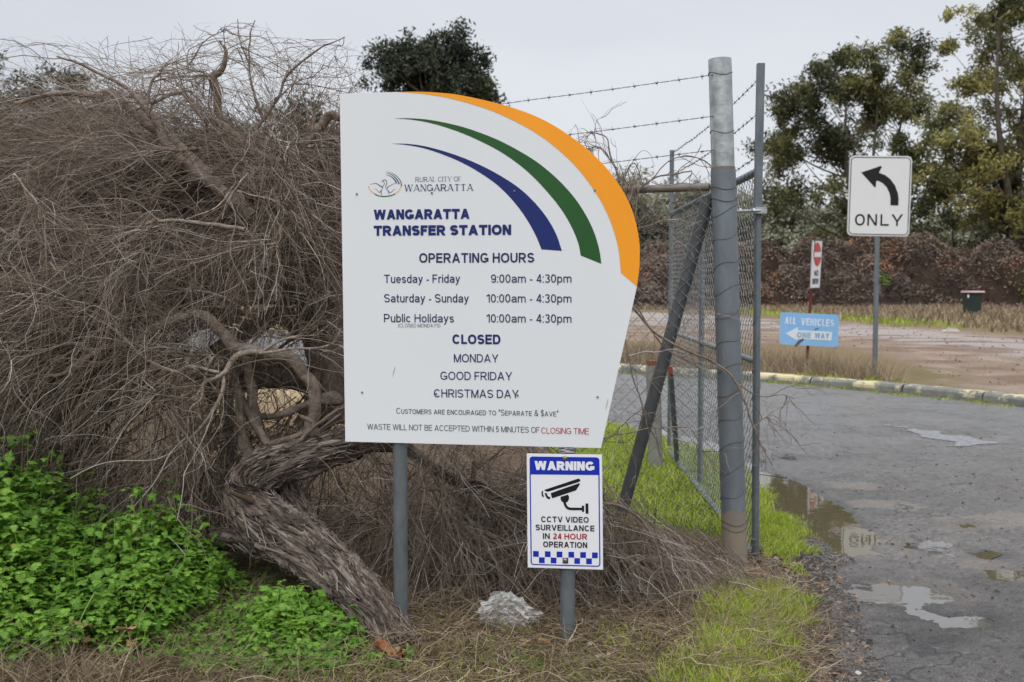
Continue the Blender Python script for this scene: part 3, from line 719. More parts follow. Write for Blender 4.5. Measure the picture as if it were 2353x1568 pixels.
C[:] = C * (1 - .66 * mw[:, None]) + mud * .66 * mw[:, None]
wet = np.zeros(len(gx))
for k, pg in PUDG.items(): wet = np.maximum(wet, smooth(.16, 0, sdf(gx, gy, pg) + .2 * (n1 - .45)))
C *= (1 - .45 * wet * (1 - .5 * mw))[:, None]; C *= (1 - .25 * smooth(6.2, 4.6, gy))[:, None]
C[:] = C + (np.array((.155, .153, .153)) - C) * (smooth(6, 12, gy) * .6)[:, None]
# faded white paint of the old arrow and its tail
WP = GP([(2015, 976), (2110, 981), (2200, 996), (2298, 1017), (2190, 1027), (2150, 1012)])
M_road = mat('wet_asphalt', (1.75, 1.75, 1.74), (.40, .40, .41), 120, .40, 1.0, col=True, bscale=150, spec=.5)
def add_cracks(m):
    t = m.node_tree; lk = t.links.new; b = t.nodes['Principled BSDF']; src = b.inputs['Base Color'].links[0].from_socket
    tcn = t.nodes.new('ShaderNodeTexCoord'); n = t.nodes.new('ShaderNodeTexNoise'); n.inputs['Scale'].default_value = 3.5; n.inputs['Detail'].default_value = 6
    ad = t.nodes.new('ShaderNodeMix'); ad.data_type = 'RGBA'; ad.blend_type = 'LINEAR_LIGHT'; ad.inputs[0].default_value = .30
    lk(tcn.outputs['Object'], n.inputs[0]); lk(tcn.outputs['Object'], ad.inputs[6]); lk(n.outputs[1], ad.inputs[7])
    v = t.nodes.new('ShaderNodeTexVoronoi'); v.feature = 'DISTANCE_TO_EDGE'; v.inputs['Scale'].default_value = 1.25; lk(ad.outputs[2], v.inputs['Vector'])
    mr = t.nodes.new('ShaderNodeMapRange'); mr.inputs[1].default_value = .004; mr.inputs[2].default_value = .022; mr.inputs[3].default_value = 1; mr.inputs[4].default_value = 0
    lk(v.outputs[0], mr.inputs[0])
    n2 = t.nodes.new('ShaderNodeTexNoise'); n2.inputs['Scale'].default_value = .8; n2.inputs['Detail'].default_value = 3; lk(tcn.outputs['Object'], n2.inputs[0])
    m2 = t.nodes.new('ShaderNodeMapRange'); m2.inputs[1].default_value = .545; m2.inputs[2].default_value = .62; lk(n2.outputs[0], m2.inputs[0])
    mm = t.nodes.new('ShaderNodeMath'); mm.operation = 'MULTIPLY'; lk(mr.outputs[0], mm.inputs[0]); lk(m2.outputs[0], mm.inputs[1])
    mx = t.nodes.new('ShaderNodeMix'); mx.data_type = 'RGBA'; mx.inputs[7].default_value = (.022, .022, .023, 1); lk(mm.outputs[0], mx.inputs[0]); lk(src, mx.inputs[6]); lk(mx.outputs[2], b.inputs['Base Color'])
    # patches that dried lighter / stayed wet and shiny
    n3 = t.nodes.new('ShaderNodeTexNoise'); n3.inputs['Scale'].default_value = 1.1; n3.inputs['Detail'].default_value = 8; n3.inputs['Roughness'].default_value = .7; lk(tcn.outputs['Object'], n3.inputs[0])
    m3 = t.nodes.new('ShaderNodeMapRange'); m3.inputs[1].default_value = .42; m3.inputs[2].default_value = .6; m3.inputs[3].default_value = .20; m3.inputs[4].default_value = .55; lk(n3.outputs[0], m3.inputs[0]); lk(m3.outputs[0], b.inputs['Roughness'])
add_cracks(M_road)
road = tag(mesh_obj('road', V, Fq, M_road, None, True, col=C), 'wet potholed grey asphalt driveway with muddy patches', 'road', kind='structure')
mw_ = np.array(WP); xs_ = np.arange(mw_[:, 0].min(), mw_[:, 0].max(), .04); ys_ = np.arange(mw_[:, 1].min(), mw_[:, 1].max(), .04)
V, Fq, px, py = tensor(xs_, ys_, lambda x, y: road_z(x, y) + .004)
kp = (sdf(px, py, WP) + .55 * (fbm(px * 3.4, py * 5, 91, 4) - .40) < 0); Fq = Fq[kp[Fq].all(1)]
tag(mesh_obj('road_marking', V, Fq, mat('worn_paint', (.22, .22, .217), (.11, .11, .112), 16, .6), None, True), 'worn white painted road marking', 'road marking', kind='structure')

def water_mat(name, colr, ior):
    m = bpy.data.materials.new(name); m.use_nodes = True
    t = m.node_tree; b = t.nodes['Principled BSDF']
    b.inputs['Base Color'].default_value = (*colr, 1); b.inputs['Roughness'].default_value = .025; b.inputs['IOR'].default_value = ior
    b.inputs['Specular IOR Level'].default_value = .75
    n = t.nodes.new('ShaderNodeTexNoise'); n.inputs['Scale'].default_value = 9; tcn = t.nodes.new('ShaderNodeTexCoord')
    bp = t.nodes.new('ShaderNodeBump'); bp.inputs['Strength'].default_value = .02; bp.inputs['Distance'].default_value = .02
    t.links.new(tcn.outputs['Object'], n.inputs[0]); t.links.new(n.outputs[0], bp.inputs['Height']); t.links.new(bp.outputs[0], b.inputs['Normal'])
    return m
M_water = water_mat('muddy_water', (.085, .070, .040), 1.65)
M_water2 = water_mat('clear_water', (.085, .078, .070), 1.7)
PUDL = dict(long_='long brown puddle along the road edge beside the grass', second='puddle on the road edge reflecting the turn sign', third='pale puddle nearest the camera on the road', small='tiny puddle below the others on the road',
            hole='small dark pothole puddle in the upper mud patch', hole2='small dark pothole puddle at the right frame edge', mud='shallow muddy puddle in the middle of the road', ruts='thin puddle in a rut at the right', back='shiny puddle behind the open gate', far='narrow far puddle near the gate post')
for k, pg in PUDG.items():
    c = pg.mean(0); q = c + (pg - c) * 1.25 + np.sign(pg - c) * .12
    lv = (-.0065 if k in ('long_', 'back') else -.0135 if k in ('second', 'third', 'small') else -.0105) + .00037 * list(PUDG).index(k)
    V = np.c_[q, np.full(len(q), lv)]
    tag(mesh_obj('puddle', V, np.arange(len(q))[None], M_water2 if k in ('second', 'third', 'small', 'mud', 'back', 'far') else M_water), PUDL[k], 'puddle', kind='structure')

kp = catmull(KERB, 60)
d = np.gradient(kp, axis=0); d /= np.linalg.norm(d, axis=1, keepdims=True); nr = np.stack([-d[:, 1], d[:, 0]], 1)
prof = np.array([(.0, -.2), (.0, .02), (.004, .085), (.022, .112), (.05, .124), (.20, .128), (.222, .112), (.225, -.2)])
cum = np.r_[0, np.cumsum(np.linalg.norm(np.diff(kp, axis=0), axis=1))]
V = np.concatenate([np.c_[kp + nr * a, np.full(len(kp), z)] for a, z in prof]); m_ = len(kp)
V[:, 2] += np.tile(.006 * (vnoise(cum * 1.3, cum * 0, 5) - .5), len(prof)) + .008 * (vnoise(V[:, 0] * 5, V[:, 1] * 5, 8) - .5)
V[:, :2] += np.tile(nr, (len(prof), 1)) * (.015 * (vnoise(V[:, 0] * 3, V[:, 1] * 3, 12) - .5))[:, None]
i = np.arange(m_ - 1); i = i[i % 60 != 30]; Fs = np.concatenate([np.stack([i + k * m_, i + 1 + k * m_, i + 1 + (k + 1) * m_, i + (k + 1) * m_], 1) for k in range(len(prof) - 1)])
def kerb_mat():
    m = mat('kerb_concrete', (.21, .205, .185), (.115, .12, .10), 5, .9, .4, bscale=40)
    t = m.node_tree; lk = t.links.new; b = t.nodes['Principled BSDF']
    src = b.inputs['Base Color'].links[0].from_socket
    tcn = t.nodes.new('ShaderNodeTexCoord')
    n = t.nodes.new('ShaderNodeTexNoise'); n.inputs['Scale'].default_value = 2.1; n.inputs['Detail'].default_value = 9; n.inputs['Roughness'].default_value = .75
    mr = t.nodes.new('ShaderNodeMapRange'); mr.inputs[1].default_value = .51; mr.inputs[2].default_value = .56
    sp = t.nodes.new('ShaderNodeSeparateXYZ'); m2 = t.nodes.new('ShaderNodeMapRange'); m2.inputs[1].default_value = .03; m2.inputs[2].default_value = .06
    mm = t.nodes.new('ShaderNodeMath'); mm.operation = 'MULTIPLY'
    mx = t.nodes.new('ShaderNodeMix'); mx.data_type = 'RGBA'; mx.inputs[7].default_value = (.50, .43, .26, 1)
    lk(tcn.outputs['Object'], n.inputs[0]); lk(n.outputs[0], mr.inputs[0]); lk(tcn.outputs['Object'], sp.inputs[0]); lk(sp.outputs[2], m2.inputs[0])
    lk(mr.outputs[0], mm.inputs[0]); lk(m2.outputs[0], mm.inputs[1]); lk(mm.outputs[0], mx.inputs[0]); lk(src, mx.inputs[6]); lk(mx.outputs[2], b.inputs['Base Color'])
    return m
tag(mesh_obj('kerb', V, Fs, kerb_mat(), None, False), 'concrete kerb with flaking yellow paint along the far road edge', 'kerb', kind='structure')

# ------------------------------------------------------------------ chain-link fence, brace, barbed wire
def chainlink(O, ex, length, z0, z1, w=.0353, r=.0020, slope=0.0, name='mesh', m=None, parent=None, wob=.004):
    n = int(length / w); K = int((z1 - z0) / w) + 1
    nrm = np.array((ex[1], -ex[0], 0))
    j = np.arange(K * 2 - 1) / 2; k = np.arange(n)[:, None]
    tri = np.abs((j[None] + 0 * k) % 2 - 1); tri = np.where(k % 2 == 1, 1 - tri, tri)                        # zigzag 0..1
    x = (k + tri) * w + wob * (RNG.random((n, 1)) - .5)
    y = np.where(np.isclose(j % 1, 0), .0025 * np.where(j % 2 < .5, 1, -1), 0)[None] + 0 * k
    s = np.clip(x, 0, length)
    bulge = .02 * (fbm(s * 1.3, j[None] * .05 + 0 * k, 13, 2) - .45)
    Pp = O + s[..., None] * ex + (y + bulge)[..., None] * nrm
    Pp[..., 2] = z0 + j[None] * w + slope * s + wob * (vnoise(s * 3, j[None] * .3 + 0 * s, 3) - .5)
    V, f = tubes(Pp, np.full(Pp.shape[:2], r), 3)
    return mesh_obj(name, V, f, m or M_galvw, parent)
def barbed(p0, p1, name, parent, sag=.05, step=.115, m=None):
    n = 46; t = np.linspace(0, 1, n)[:, None]
    Lw = np.linalg.norm(np.array(p1) - p0)
    path = np.array(p0) * (1 - t) + np.array(p1) * t; path[:, 2] -= (4 * t * (1 - t))[:, 0] * sag
    path[:, 2] += .012 * (vnoise(t[:, 0] * Lw * 3.1, t[:, 0] * 0, 7) - .5)
    mb = MB(); dirv = (np.array(p1) - p0) / Lw
    up = np.array((0, 0, 1.)); sd_ = np.cross(dirv, up)
    tt = np.linspace(0, 1, int(Lw / .012)); base = np.stack([np.interp(tt, t[:, 0], path[:, k]) for k in range(3)], 1)
    for ph in (0, pi):
        a = tt * Lw / .05 * 2 * pi / 2 + ph
        q = base + (np.cos(a)[:, None] * up + np.sin(a)[:, None] * sd_) * .0019
        V, f = tubes(q[None], np.full((1, len(q)), .0012), 3); mb.add(V, f)
    k = max(2, int(Lw / step)); tb = (np.arange(k) + .5) / k
    for q in tb:
        c = np.array([np.interp(q, t[:, 0], path[:, i]) for i in range(3)])
        for s_ in range(4):
            a = s_ * pi / 2 + RNG.random() * 2; dv = (cos(a) * up + sin(a) * sd_) * .017 + dirv * (.006 if s_ % 2 else -.006)
            V, f = tubes(np.array([[c - dv * .15, c + dv]]), np.array([[.0014, .0006]]), 3); mb.add(V, f)
        th = np.linspace(0, 4 * pi, 14); hx = c + np.outer((th / (4 * pi) - .5) * .012, dirv) + (np.cos(th)[:, None] * up + np.sin(th)[:, None] * sd_) * .0042
        V, f = tubes(hx[None], np.full((1, 14), .0015), 3); mb.add(V, f)
    return mb.build(name, m or M_wire, parent)
def helix(c0, c1, r, turns, mb, wr=.0016, ph=0):
    n = int(turns * 22); t = np.linspace(0, 1, n)
    a = t * turns * 2 * pi + ph
    q = np.array(c0)[None] * (1 - t[:, None]) + np.array(c1)[None] * t[:, None] + np.stack([np.cos(a) * r, np.sin(a) * r, .01 * np.sin(a * 2.3)], 1)
    V, f = tubes(q[None], np.full((1, n), wr), 4); mb.add(V, f)
pb = G(1690, 1335); pt = P(1654, 137, 5.22)
fence = empty('chain_link_fence', pb, 'chain-link boundary fence with a thick grey corner post, diagonal brace and three barbed wires', 'fence')
pdir = lambda z: pb + (pt - pb) * (z - pb[2]) / (pt[2] - pb[2])
ztop = pt[2]; zj = P(1655, 392, 5.21)[2]
V, Fs = tube(np.linspace(pdir(-.2), pdir(zj), 16), .0625, 32); mesh_obj('corner_post', V, Fs, mat('grey_post', (.19, .215, .235), (.135, .15, .16), 9, .5, .05, .35, stretch=(1, 1, .4)), fence, True)
V, Fs = tube(np.linspace(pdir(zj + .001), pdir(ztop), 10), .0575, 32); mesh_obj('post_extension', V, Fs, M_bright, fence, True)
V, Fs = tube(np.linspace(pdir(zj - .004), pdir(zj + .014), 3), .0605, 32); mesh_obj('weld_collar', V, Fs, M_rust, fence, True)
V, Fs = tube(np.linspace(pdir(-.01), pdir(.36), 9), .0631, 32, False)
V[-32:, 2] += .07 * (fbm(np.arange(32) * .45, np.zeros(32), 19, 3) - .35); V[-64:-32, 2] = np.minimum(V[-64:-32, 2], V[-32:, 2] - .005)
mesh_obj('mud_stain', V, Fs, mat('dried_mud', (.23, .19, .14), (.17, .155, .135), 6, .95), fence, True)
FE = np.array((-cos(radians(21)), sin(radians(21)), 0)); FO = pdir(1.0) * (1, 1, 0) + FE * .05
FL = 9.0
chainlink(FO, FE, FL, .04, 1.98, parent=fence)
r0 = P(1630, 430, 5.22); r1 = r0 + FE * 9; r1[2] -= .0
V, Fs = tube(np.linspace(r0, r1, 20), .0205, 16); mesh_obj('top_rail', V, Fs, M_rust, fence, True)
V, Fs = tube(np.linspace(P(1628, 455, 5.27), P(1428, 1180, 5.38), 12), .034, 20); mesh_obj('brace', V, Fs, M_dark, fence, True)
for k, (sv_, zz) in enumerate(((172, 0), (267, 1), (345, 2))):
    a = P(1640, sv_, 5.18); b = a + FE * 8.8; b[2] = a[2] + (.005, -.02, -.04)[k]
    barbed(a, b, 'barbed_wire', fence, .16)
for s in (3.0, 6.0, 8.9):
    c = FO + FE * s; V, Fs = tube(np.linspace(c + (0, 0, -.1), c + (0, 0, 1.98), 4), .03, 14); mesh_obj('line_post', V, Fs, M_galv, fence, True)
mb = MB(); helix(pdir(.35), pdir(1.95), .0640, 12.3, mb, .0012)
for zz in (2.56, 2.27, 1.99, 1.93, .30, .27): helix(pdir(zz), pdir(zz + .006), .0645 if zz < 2.0 else .0595, 1.15, mb, .002)
mb.build('lacing_wire', M_wire, fence)

# ------------------------------------------------------------------ gate leaf standing open, swung back from the corner post
g0 = P(1737, 700, 5.42); g1x = P(1541, 700, 8.75)
gx0, gy0, gx1, gy1 = g0[0], g0[1], g1x[0], g1x[1]
gate = empty('gate', (gx0, gy0, .1), 'open chain-link gate leaf with barbed wire arms standing end-on behind the corner post', 'gate')
GE = np.array((gx1 - gx0, gy1 - gy0, 0)); GLn = np.linalg.norm(GE); GE /= GLn
def gp(s, z): return np.array((gx0, gy0, 0)) + GE * s + (0, 0, z)
gb = P(1735, 1278, 5.42)[2]; gt = P(1741, 395, 5.42)[2]
t0 = P(1748, 150, 5.40); t1 = P(1741, 485, 5.42); b0 = P(1735, 1283, 5.42)
V, Fs = tube(np.linspace(b0, t1, 10), .0195, 18); mesh_obj('hinge_stile', V, Fs, M_galv, gate, True)
dv = (t0 - t1); Rm = np.stack([np.array((1., 0, 0)), np.array((0, 1., 0)), dv / np.linalg.norm(dv)], 1)
mbx = MB(); ln = np.linalg.norm(dv)
for dx, dy, sx, sy in ((-.0165, 0, .004, .036), (.0005, -.0165, .030, .004), (.0165, 0, .004, .036)):
    v, f = box(t1 + dv * .52 + Rm @ np.array((dx, dy, 0)), sx, sy, ln * .98, Rm); mbx.add(v, f)
mbx.build('wire_arm', M_galv, gate)
for s, zz in ((GLn, 0), (GLn * .52, 0)):
    V, Fs = tube(np.linspace(gp(s, .12), gp(s, 2.10), 8), .019, 14); mesh_obj('stile', V, Fs, M_galv, gate, True)
V, Fs = tube(np.linspace(gp(GLn, 2.08), gp(GLn, 2.64), 4), .019, 10); mesh_obj('wire_arm', V, Fs, M_galv, gate, True)
for zz, r in ((gt, .0195), (P(1735, 830, 5.42)[2], .017), (P(1660, 1190, 6.2)[2] - .02, .0195)):
    V, Fs = tube(np.array([gp(s, zz) for s in np.linspace(0.0, GLn, 10)]), r, 14); mesh_obj('rail', V, Fs, M_galv, gate, True)
zb = P(1660, 1190, 6.2)[2] - .02
chainlink(gp(.02, 0), GE, GLn - .03, zb, gt, parent=gate, r=.0019, wob=.009)
mb = MB(); helix(b0 + (0, 0, .02), t1, .0215, 14, mb)
helix(gp(0, gt), gp(GLn, gt), .0215, 1, mb); 
n = 900; t = np.linspace(0, 1, n)
for zz in (gt, zb):
    a = t * 34 * 2 * pi; q = np.array((gx0, gy0, zz)) + GE * (t * GLn)[:, None] + np.stack([np.cos(a) * .0215, 0 * a, np.sin(a) * .0215], 1)
    V, f = tubes(q[None], np.full((1, n), .0018), 3); mb.add(V, f)
mb.build('lacing_wire', M_galvw, gate)
for ya, yb in ((185, 372), (262, 432), (360, 520)):
    a = P(1744, ya - 4, 5.40); b = gp(GLn, 2.62 - (ya - 185) * .0024); barbed(a, b, 'barbed_wire', gate, .03)
bc = P(1745, 484, 5.40); a = P(1688, 486, 5.28)
mb = MB(); V, Fs = tube(np.linspace(a, bc + (.03, 0, 0), 4), .0075, 12); mb.add(V, Fs)
for u_ in (1697, 1728): 
    V, Fs = tube(np.linspace(P(u_, 485, 5.34), P(u_ + 5, 485, 5.345), 2), .015, 6); mb.add(V, Fs)
v, f = box(bc + (.004, 0, 0), .06, .05, .034); mb.add(v, f)
mb.build('hinge_bolt', M_bright, gate)

# short bollard, star picket behind the fence
b0 = G(1507, 1085); bol = empty('bollard', b0, 'short pale grey post with a rusty cap on the grass behind the fence', 'bollard')
V, Fs = tube(np.array([b0 + (0, 0, -.1), b0 + (-.01, 0, .3), b0 + (-.03, 0, .86)]), .058, 20); mesh_obj('post', V, Fs, mat('concrete_post', (.25, .245, .215), (.19, .185, .16), 8, .9), bol, True)
V, Fs = tube(np.array([b0 + (-.03, 0, .861), b0 + (-.03, 0, .90)]), .05, 20); mesh_obj('cap', V, Fs, mat('rust_cap', (.20, .08, .045), None, 20, .9), bol, True)
pk0 = G(1557, 1082); pk1 = P(1540, 842, 8.1)
pk = empty('star_picket', pk0, 'thin dark steel picket with a rust-red tip leaning beside the gate end', 'picket')
dv = pk1 - pk0; ln = np.linalg.norm(dv)
Rm = np.stack([np.array((1., 0, 0)), np.array((0, 1., 0)), dv / ln], 1)
mb = MB()
for ang in (90, 210, 330):
    c_, s_ = cos(radians(ang)), sin(radians(ang)); R2 = Rm @ np.array([(c_, -s_, 0), (s_, c_, 0), (0, 0, 1)])
    v, f = box(pk0 + dv * .45 + R2 @ np.array((.0115, 0, 0)), .022, .005, ln * .95, R2); mb.add(v, f)
mb.build('shaft', M_dark, pk)
V, Fs = tube(np.array([pk0 + dv * .93, pk1]), .020, 8); mesh_obj('tip', V, Fs, mat('red_tip', (.28, .07, .04), None, 9, .8), pk)

# ------------------------------------------------------------------ far trees
def rot_frames(n, rng):
    a = rng.normal(size=(n, 3)); a /= np.linalg.norm(a, axis=1, keepdims=True)
    b = rng.normal(size=(n, 3)); b -= (b * a).sum(1, keepdims=True) * a; b /= np.linalg.norm(b, axis=1, keepdims=True)
    return a, b
def leaf_quads(c, a, b, la, lb):
    n = len(c); la = np.broadcast_to(la, (n,))[:, None]; lb = np.broadcast_to(lb, (n,))[:, None]
    V = np.stack([c - a * la, c + b * lb, c + a * la, c - b * lb], 1).reshape(-1, 3)
    return V, np.arange(n * 4).reshape(n, 4)
def inside(pt, poly): return sdf(np.array([pt[0]]), np.array([pt[1]]), poly)[0] < 0
def tree(name, label, cat_, outline, d, base_u, m, mb_, ncl, rcl, nleaf, lsize, trunk_r, depth, seed, group=None, tint_spread=.3, bias=.42, holes=(), light=1.0, stems=1):
    rng = np.random.default_rng(seed)
    base = P(base_u, 700, d); base[2] = 0
    root = empty(name, base, label, cat_, group)
    po = np.array(outline, float); lo, hi = po.min(0), po.max(0)
    cl = []
    while len(cl) < ncl:
        q = lo + (hi - lo) * rng.random(2)
        if not inside(q, po): continue
        if any(np.hypot((q[0] - hx), (q[1] - hy)) < hr for hx, hy, hr in holes): continue
        w = P(q[0], q[1], d + depth * rng.normal() * .5)
        if len(cl) > 3 and min(np.linalg.norm(w - c) for c, _, _ in cl) < rcl * .38: continue
        cl.append((w, rcl * (.55 + .75 * rng.random()), np.clip(bias + tint_spread * rng.normal(), 0, 1)))
    # trunk, limbs
    tops = np.array([c for c, _, _ in cl]); zmin = np.percentile(tops[:, 2], 20)
    tb = MB()
    heads = []
    for s_ in range(stems):
        q = base + (rng.normal() * .6 * (s_ > 0), rng.normal() * .4 * (s_ > 0), -.3)
        k = np.argmin(np.abs(tops[:, 0] - (base[0] + (s_ - (stems - 1) / 2) * 2.5)) + .2 * np.abs(tops[:, 2] - np.percentile(tops[:, 2], 85)))
        e = tops[k]
        t = np.linspace(0, 1, 14)[:, None]
        path = q * (1 - t) + e * t + np.stack([.35 * np.sin(t[:, 0] * 7 + s_), .3 * np.cos(t[:, 0] * 5 + s_) * t[:, 0], 0 * t[:, 0]], 1) * (t > 0)
        rad = trunk_r * (1 - .85 * t[:, 0]) * (1 if s_ == 0 else .7)
        V, Fs = tube(path, rad, 10); tb.add(V, Fs); heads.append((path, rad))
    tb.build('trunk', mb_, root, True)
    lb_ = MB()
    for c, r, _ in cl:
        path, rad = heads[int(rng.integers(len(heads)))]
        z = max(base[2] + .5, c[2] - (1.0 + 2.0 * rng.random()) * rcl * 1.3); k = int(np.clip(np.argmin(np.abs(path[:, 2] - z)), 1, len(path) - 2))
        t = np.linspace(0, 1, 7)[:, None]; s0 = path[k]
        q = s0 * (1 - t) + c * t + np.array((0, 0, 1.)) * (-.12 * np.linalg.norm(c - s0) * 4 * t * (1 - t)) * .5
        V, f = tubes(q[None], (max(.02, rad[k] * .4) * (1 - .8 * t[:, 0]))[None], 5); lb_.add(V, f)
    lb_.build('limb', mb_, root)
    cb = MB()
    for c, r, tt in cl:
        n = int(nleaf * (r / rcl) ** 2)
        # several sprays per clump so that the edge breaks up
        ns = 7; sp = rng.normal(size=(ns, 3)) * r * np.array((.55, .55, .42)); k = rng.integers(ns, size=n)
        o = rng.normal(size=(n, 3)) * r * np.array((.27, .27, .22)) + sp[k]
        o[:, 2] -= .12 * r * rng.random(n)
        a, b = rot_frames(n, rng); a[:, 2] = a[:, 2] * .7 - .45; a /= np.linalg.norm(a, axis=1, keepdims=True)
        V, f = leaf_quads(c + o, a, b, lsize * (.6 + .8 * rng.random(n)), lsize * .42)
        tn = np.clip(tt + .16 * rng.normal(size=n), 0, 1); cb.add(V, f, np.repeat(tn, 4))
    cb.build('crown', m, root)
    return root
tree('gum_tree', 'broad dark olive gum tree standing behind the turn arrow sign', 'tree',
     [(1772, 300), (1800, 250), (1835, 205), (1872, 140), (1935, 110), (1960, 88), (1990, 92), (2030, 78), (2078, 60), (2118, 95), (2146, 150), (2136, 240), (2165, 320), (2160, 430), (2140, 520), (2060, 545), (1960, 540), (1880, 520), (1810, 490), (1762, 440), (1785, 395), (1768, 340)], 75, 1985, M_gum, M_bole, 74, 1.22, 600, .17, .34, 4.0, 11, 'gum trees behind the brush pile', .30, .33, [(1958, 300, 26), (2062, 290, 26), (1880, 262, 20), (1852, 345, 22), (2105, 325, 26), (1915, 400, 20), (1990, 190, 16)], stems=3)
tree('gum_tree', 'tall yellow-olive gum tree cut off by the right edge of the photo', 'tree',
     [(2158, 95), (2190, 60), (2205, 0), (2250, -110), (2360, -190), (2480, -160), (2560, 0), (2560, 320), (2450, 470), (2353, 540), (2250, 520), (2180, 480), (2150, 420), (2120, 390), (2108, 330), (2145, 285), (2195, 255), (2205, 200), (2172, 150)], 68, 2330, M_gum, M_bole, 98, 1.18, 600, .17, .36, 4.0, 12, 'gum trees behind the brush pile', .30, .52, [(2235, 175, 24), (2290, 100, 24), (2175, 450, 26), (2330, 245, 26), (2275, 420, 24), (2210, 330, 20), (2245, 40, 18)], stems=3)
tree('gum_tree', 'low dark gum tree filling between the two tall gums', 'tree', [(2075, 420), (2130, 400), (2200, 430), (2260, 470), (2340, 470), (2420, 500), (2420, 600), (2080, 610), (2060, 500)], 80, 2220, M_gum, M_bole, 20, 1.2, 460, .17, .2, 3, 13, 'gum trees behind the brush pile', .22, .28, stems=2)
tree('pine_tree', 'dark rounded pine tree rising behind the top of the white board', 'tree',
     [(880, 175), (884, 130), (925, 108), (945, 92), (985, 92), (1000, 105), (1030, 98), (1050, 80), (1085, 84), (1096, 130), (1118, 150), (1108, 180), (1118, 215), (1100, 260), (1080, 330), (1060, 480), (960, 480), (930, 330), (905, 240), (882, 215)], 52, 1000, M_pine, M_bole, 110, .85, 620, .13, .3, 1.8, 14, None, .22, .35)
LEFT = 'dark trees behind the dead branches'
tree('pine_tree', 'dark tree top at the left edge above the dead branches', 'tree', [(-120, 150), (-40, 140), (0, 150), (36, 165), (42, 200), (20, 240), (30, 330), (-20, 560), (-140, 560)], 45, -40, M_pine, M_bole, 60, .8, 330, .13, .3, 1.5, 15, LEFT, .25, .5)
tree('pine_tree', 'dark rounded tree top showing through the thin twigs left of the tallest dead branch', 'tree', [(60, 190), (100, 172), (165, 158), (220, 178), (245, 205), (300, 240), (330, 330), (300, 580), (60, 580), (50, 260)], 48, 180, M_pine, M_bole, 75, .9, 330, .13, .3, 1.8, 16, LEFT, .25, .55)
for k, (u0, u1, v0, d_, sd_) in enumerate(((320, 640, 262, 50, 21), (560, 880, 250, 52, 22), (1150, 1420, 470, 85, 23))):
    lab = ('dark tree behind the middle of the dead branches', 'dark tree behind the dead branches beside the white board', 'dark tree hidden behind the white board')[k]
    tree('pine_tree', lab, 'tree', [(u0, v0 + 90), (u0 + 50, v0 + 20), (u0 + 130, v0), (u1 - 120, v0 + 15), (u1 - 30, v0 + 50), (u1, v0 + 140), (u1 - 20, 640), (u0 + 20, 640)], d_, (u0 + u1) / 2, M_pine, M_bole, 85, 1.0, 300, .15, .3, 2, sd_, LEFT, .25, .5)
FARG = 'hazy grey-green trees at the back'
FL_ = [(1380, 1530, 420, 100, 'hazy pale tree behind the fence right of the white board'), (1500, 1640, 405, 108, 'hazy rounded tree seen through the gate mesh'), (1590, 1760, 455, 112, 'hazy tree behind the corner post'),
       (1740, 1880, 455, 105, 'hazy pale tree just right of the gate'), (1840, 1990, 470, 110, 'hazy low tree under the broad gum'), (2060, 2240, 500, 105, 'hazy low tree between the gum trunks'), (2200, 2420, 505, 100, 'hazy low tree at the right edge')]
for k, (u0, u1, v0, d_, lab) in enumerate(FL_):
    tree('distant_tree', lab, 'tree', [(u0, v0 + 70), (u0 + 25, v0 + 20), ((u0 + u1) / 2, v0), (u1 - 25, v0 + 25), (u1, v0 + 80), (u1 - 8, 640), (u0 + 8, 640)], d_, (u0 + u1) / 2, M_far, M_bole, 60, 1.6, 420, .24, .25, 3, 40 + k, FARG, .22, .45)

# ------------------------------------------------------------------ heap of dead brush
PT = np.array([(1100, 600), (1300, 600), (1440, 602), (1560, 592), (1700, 596), (1760, 584), (1830, 572), (1900, 562), (1960, 575), (2040, 566), (2110, 560), (2160, 572), (2200, 568), (2260, 538), (2320, 526), (2400, 524), (2600, 560), (2900, 600)], float)
_r = np.random.default_rng(303)
BUMP = np.stack([_r.uniform(-4, 48, 130), _r.uniform(58.6, 66, 130), _r.uniform(.9, 2.6, 130), _r.random(130)], 1)      # x, y, radius, tone of each tipped load
def heap_h(x, y, tone=False):
    u = 1176.5 + x / 62 * F; top = np.interp(u, PT[:, 0], PT[:, 1])
    hmax = (650 - top) / F * 62 + H + .3
    pr = smooth(58.4, 63, y) * smooth(74, 67, y)
    h = hmax * pr ** .9 * (.38 + .50 * fbm(x * .3, y * .3, 88, 3)); tn = np.full(x.shape, .4)
    for bx_, by_, r_, t_ in BUMP:
        d2 = ((x - bx_) ** 2 + ((y - by_) * .9) ** 2) / r_ ** 2
        c_ = min(1.0, .30 + .16 * (by_ - 58.6))
        hb = (np.interp(1176.5 + bx_ / 62 * F, PT[:, 0], PT[:, 1]))
        hb = ((650 - hb) / F * 62 + H + .6) * c_ * (.50 + .72 * t_ ** .7) - .2
        k = hb * np.sqrt(np.clip(1 - d2, 0, 1)) ** .8
        tn = np.where(k > h, t_, tn); h = np.maximum(h, k)
    h = h + .40 * (fbm(x * 1.7, y * 1.7, 89, 3) - .5) * pr
    return (h, tn) if tone else h
xs = np.arange(-3, 48, .22); ys = np.arange(54.8, 74.2, .22)
V, Fq, hx, hy = tensor(xs, ys, lambda x, y: heap_h(x, y) - .08)
heap = empty('brush_pile', (20, 62, 0), 'long heap of dead brown branches and rust-coloured foliage across the back', 'brush pile')
M_heap = mat('heap_core', (.055, .038, .028), (.025, .018, .014), 1.2, .95, .8, spec=.05)
mesh_obj('core', V, Fq, M_heap, heap, True)
rng = np.random.default_rng(31)
n = 8000
x = rng.uniform(-2.5, 46, n); y = rng.uniform(56.2, 69, n); z = heap_h(x, y) + rng.normal(size=n) * .12
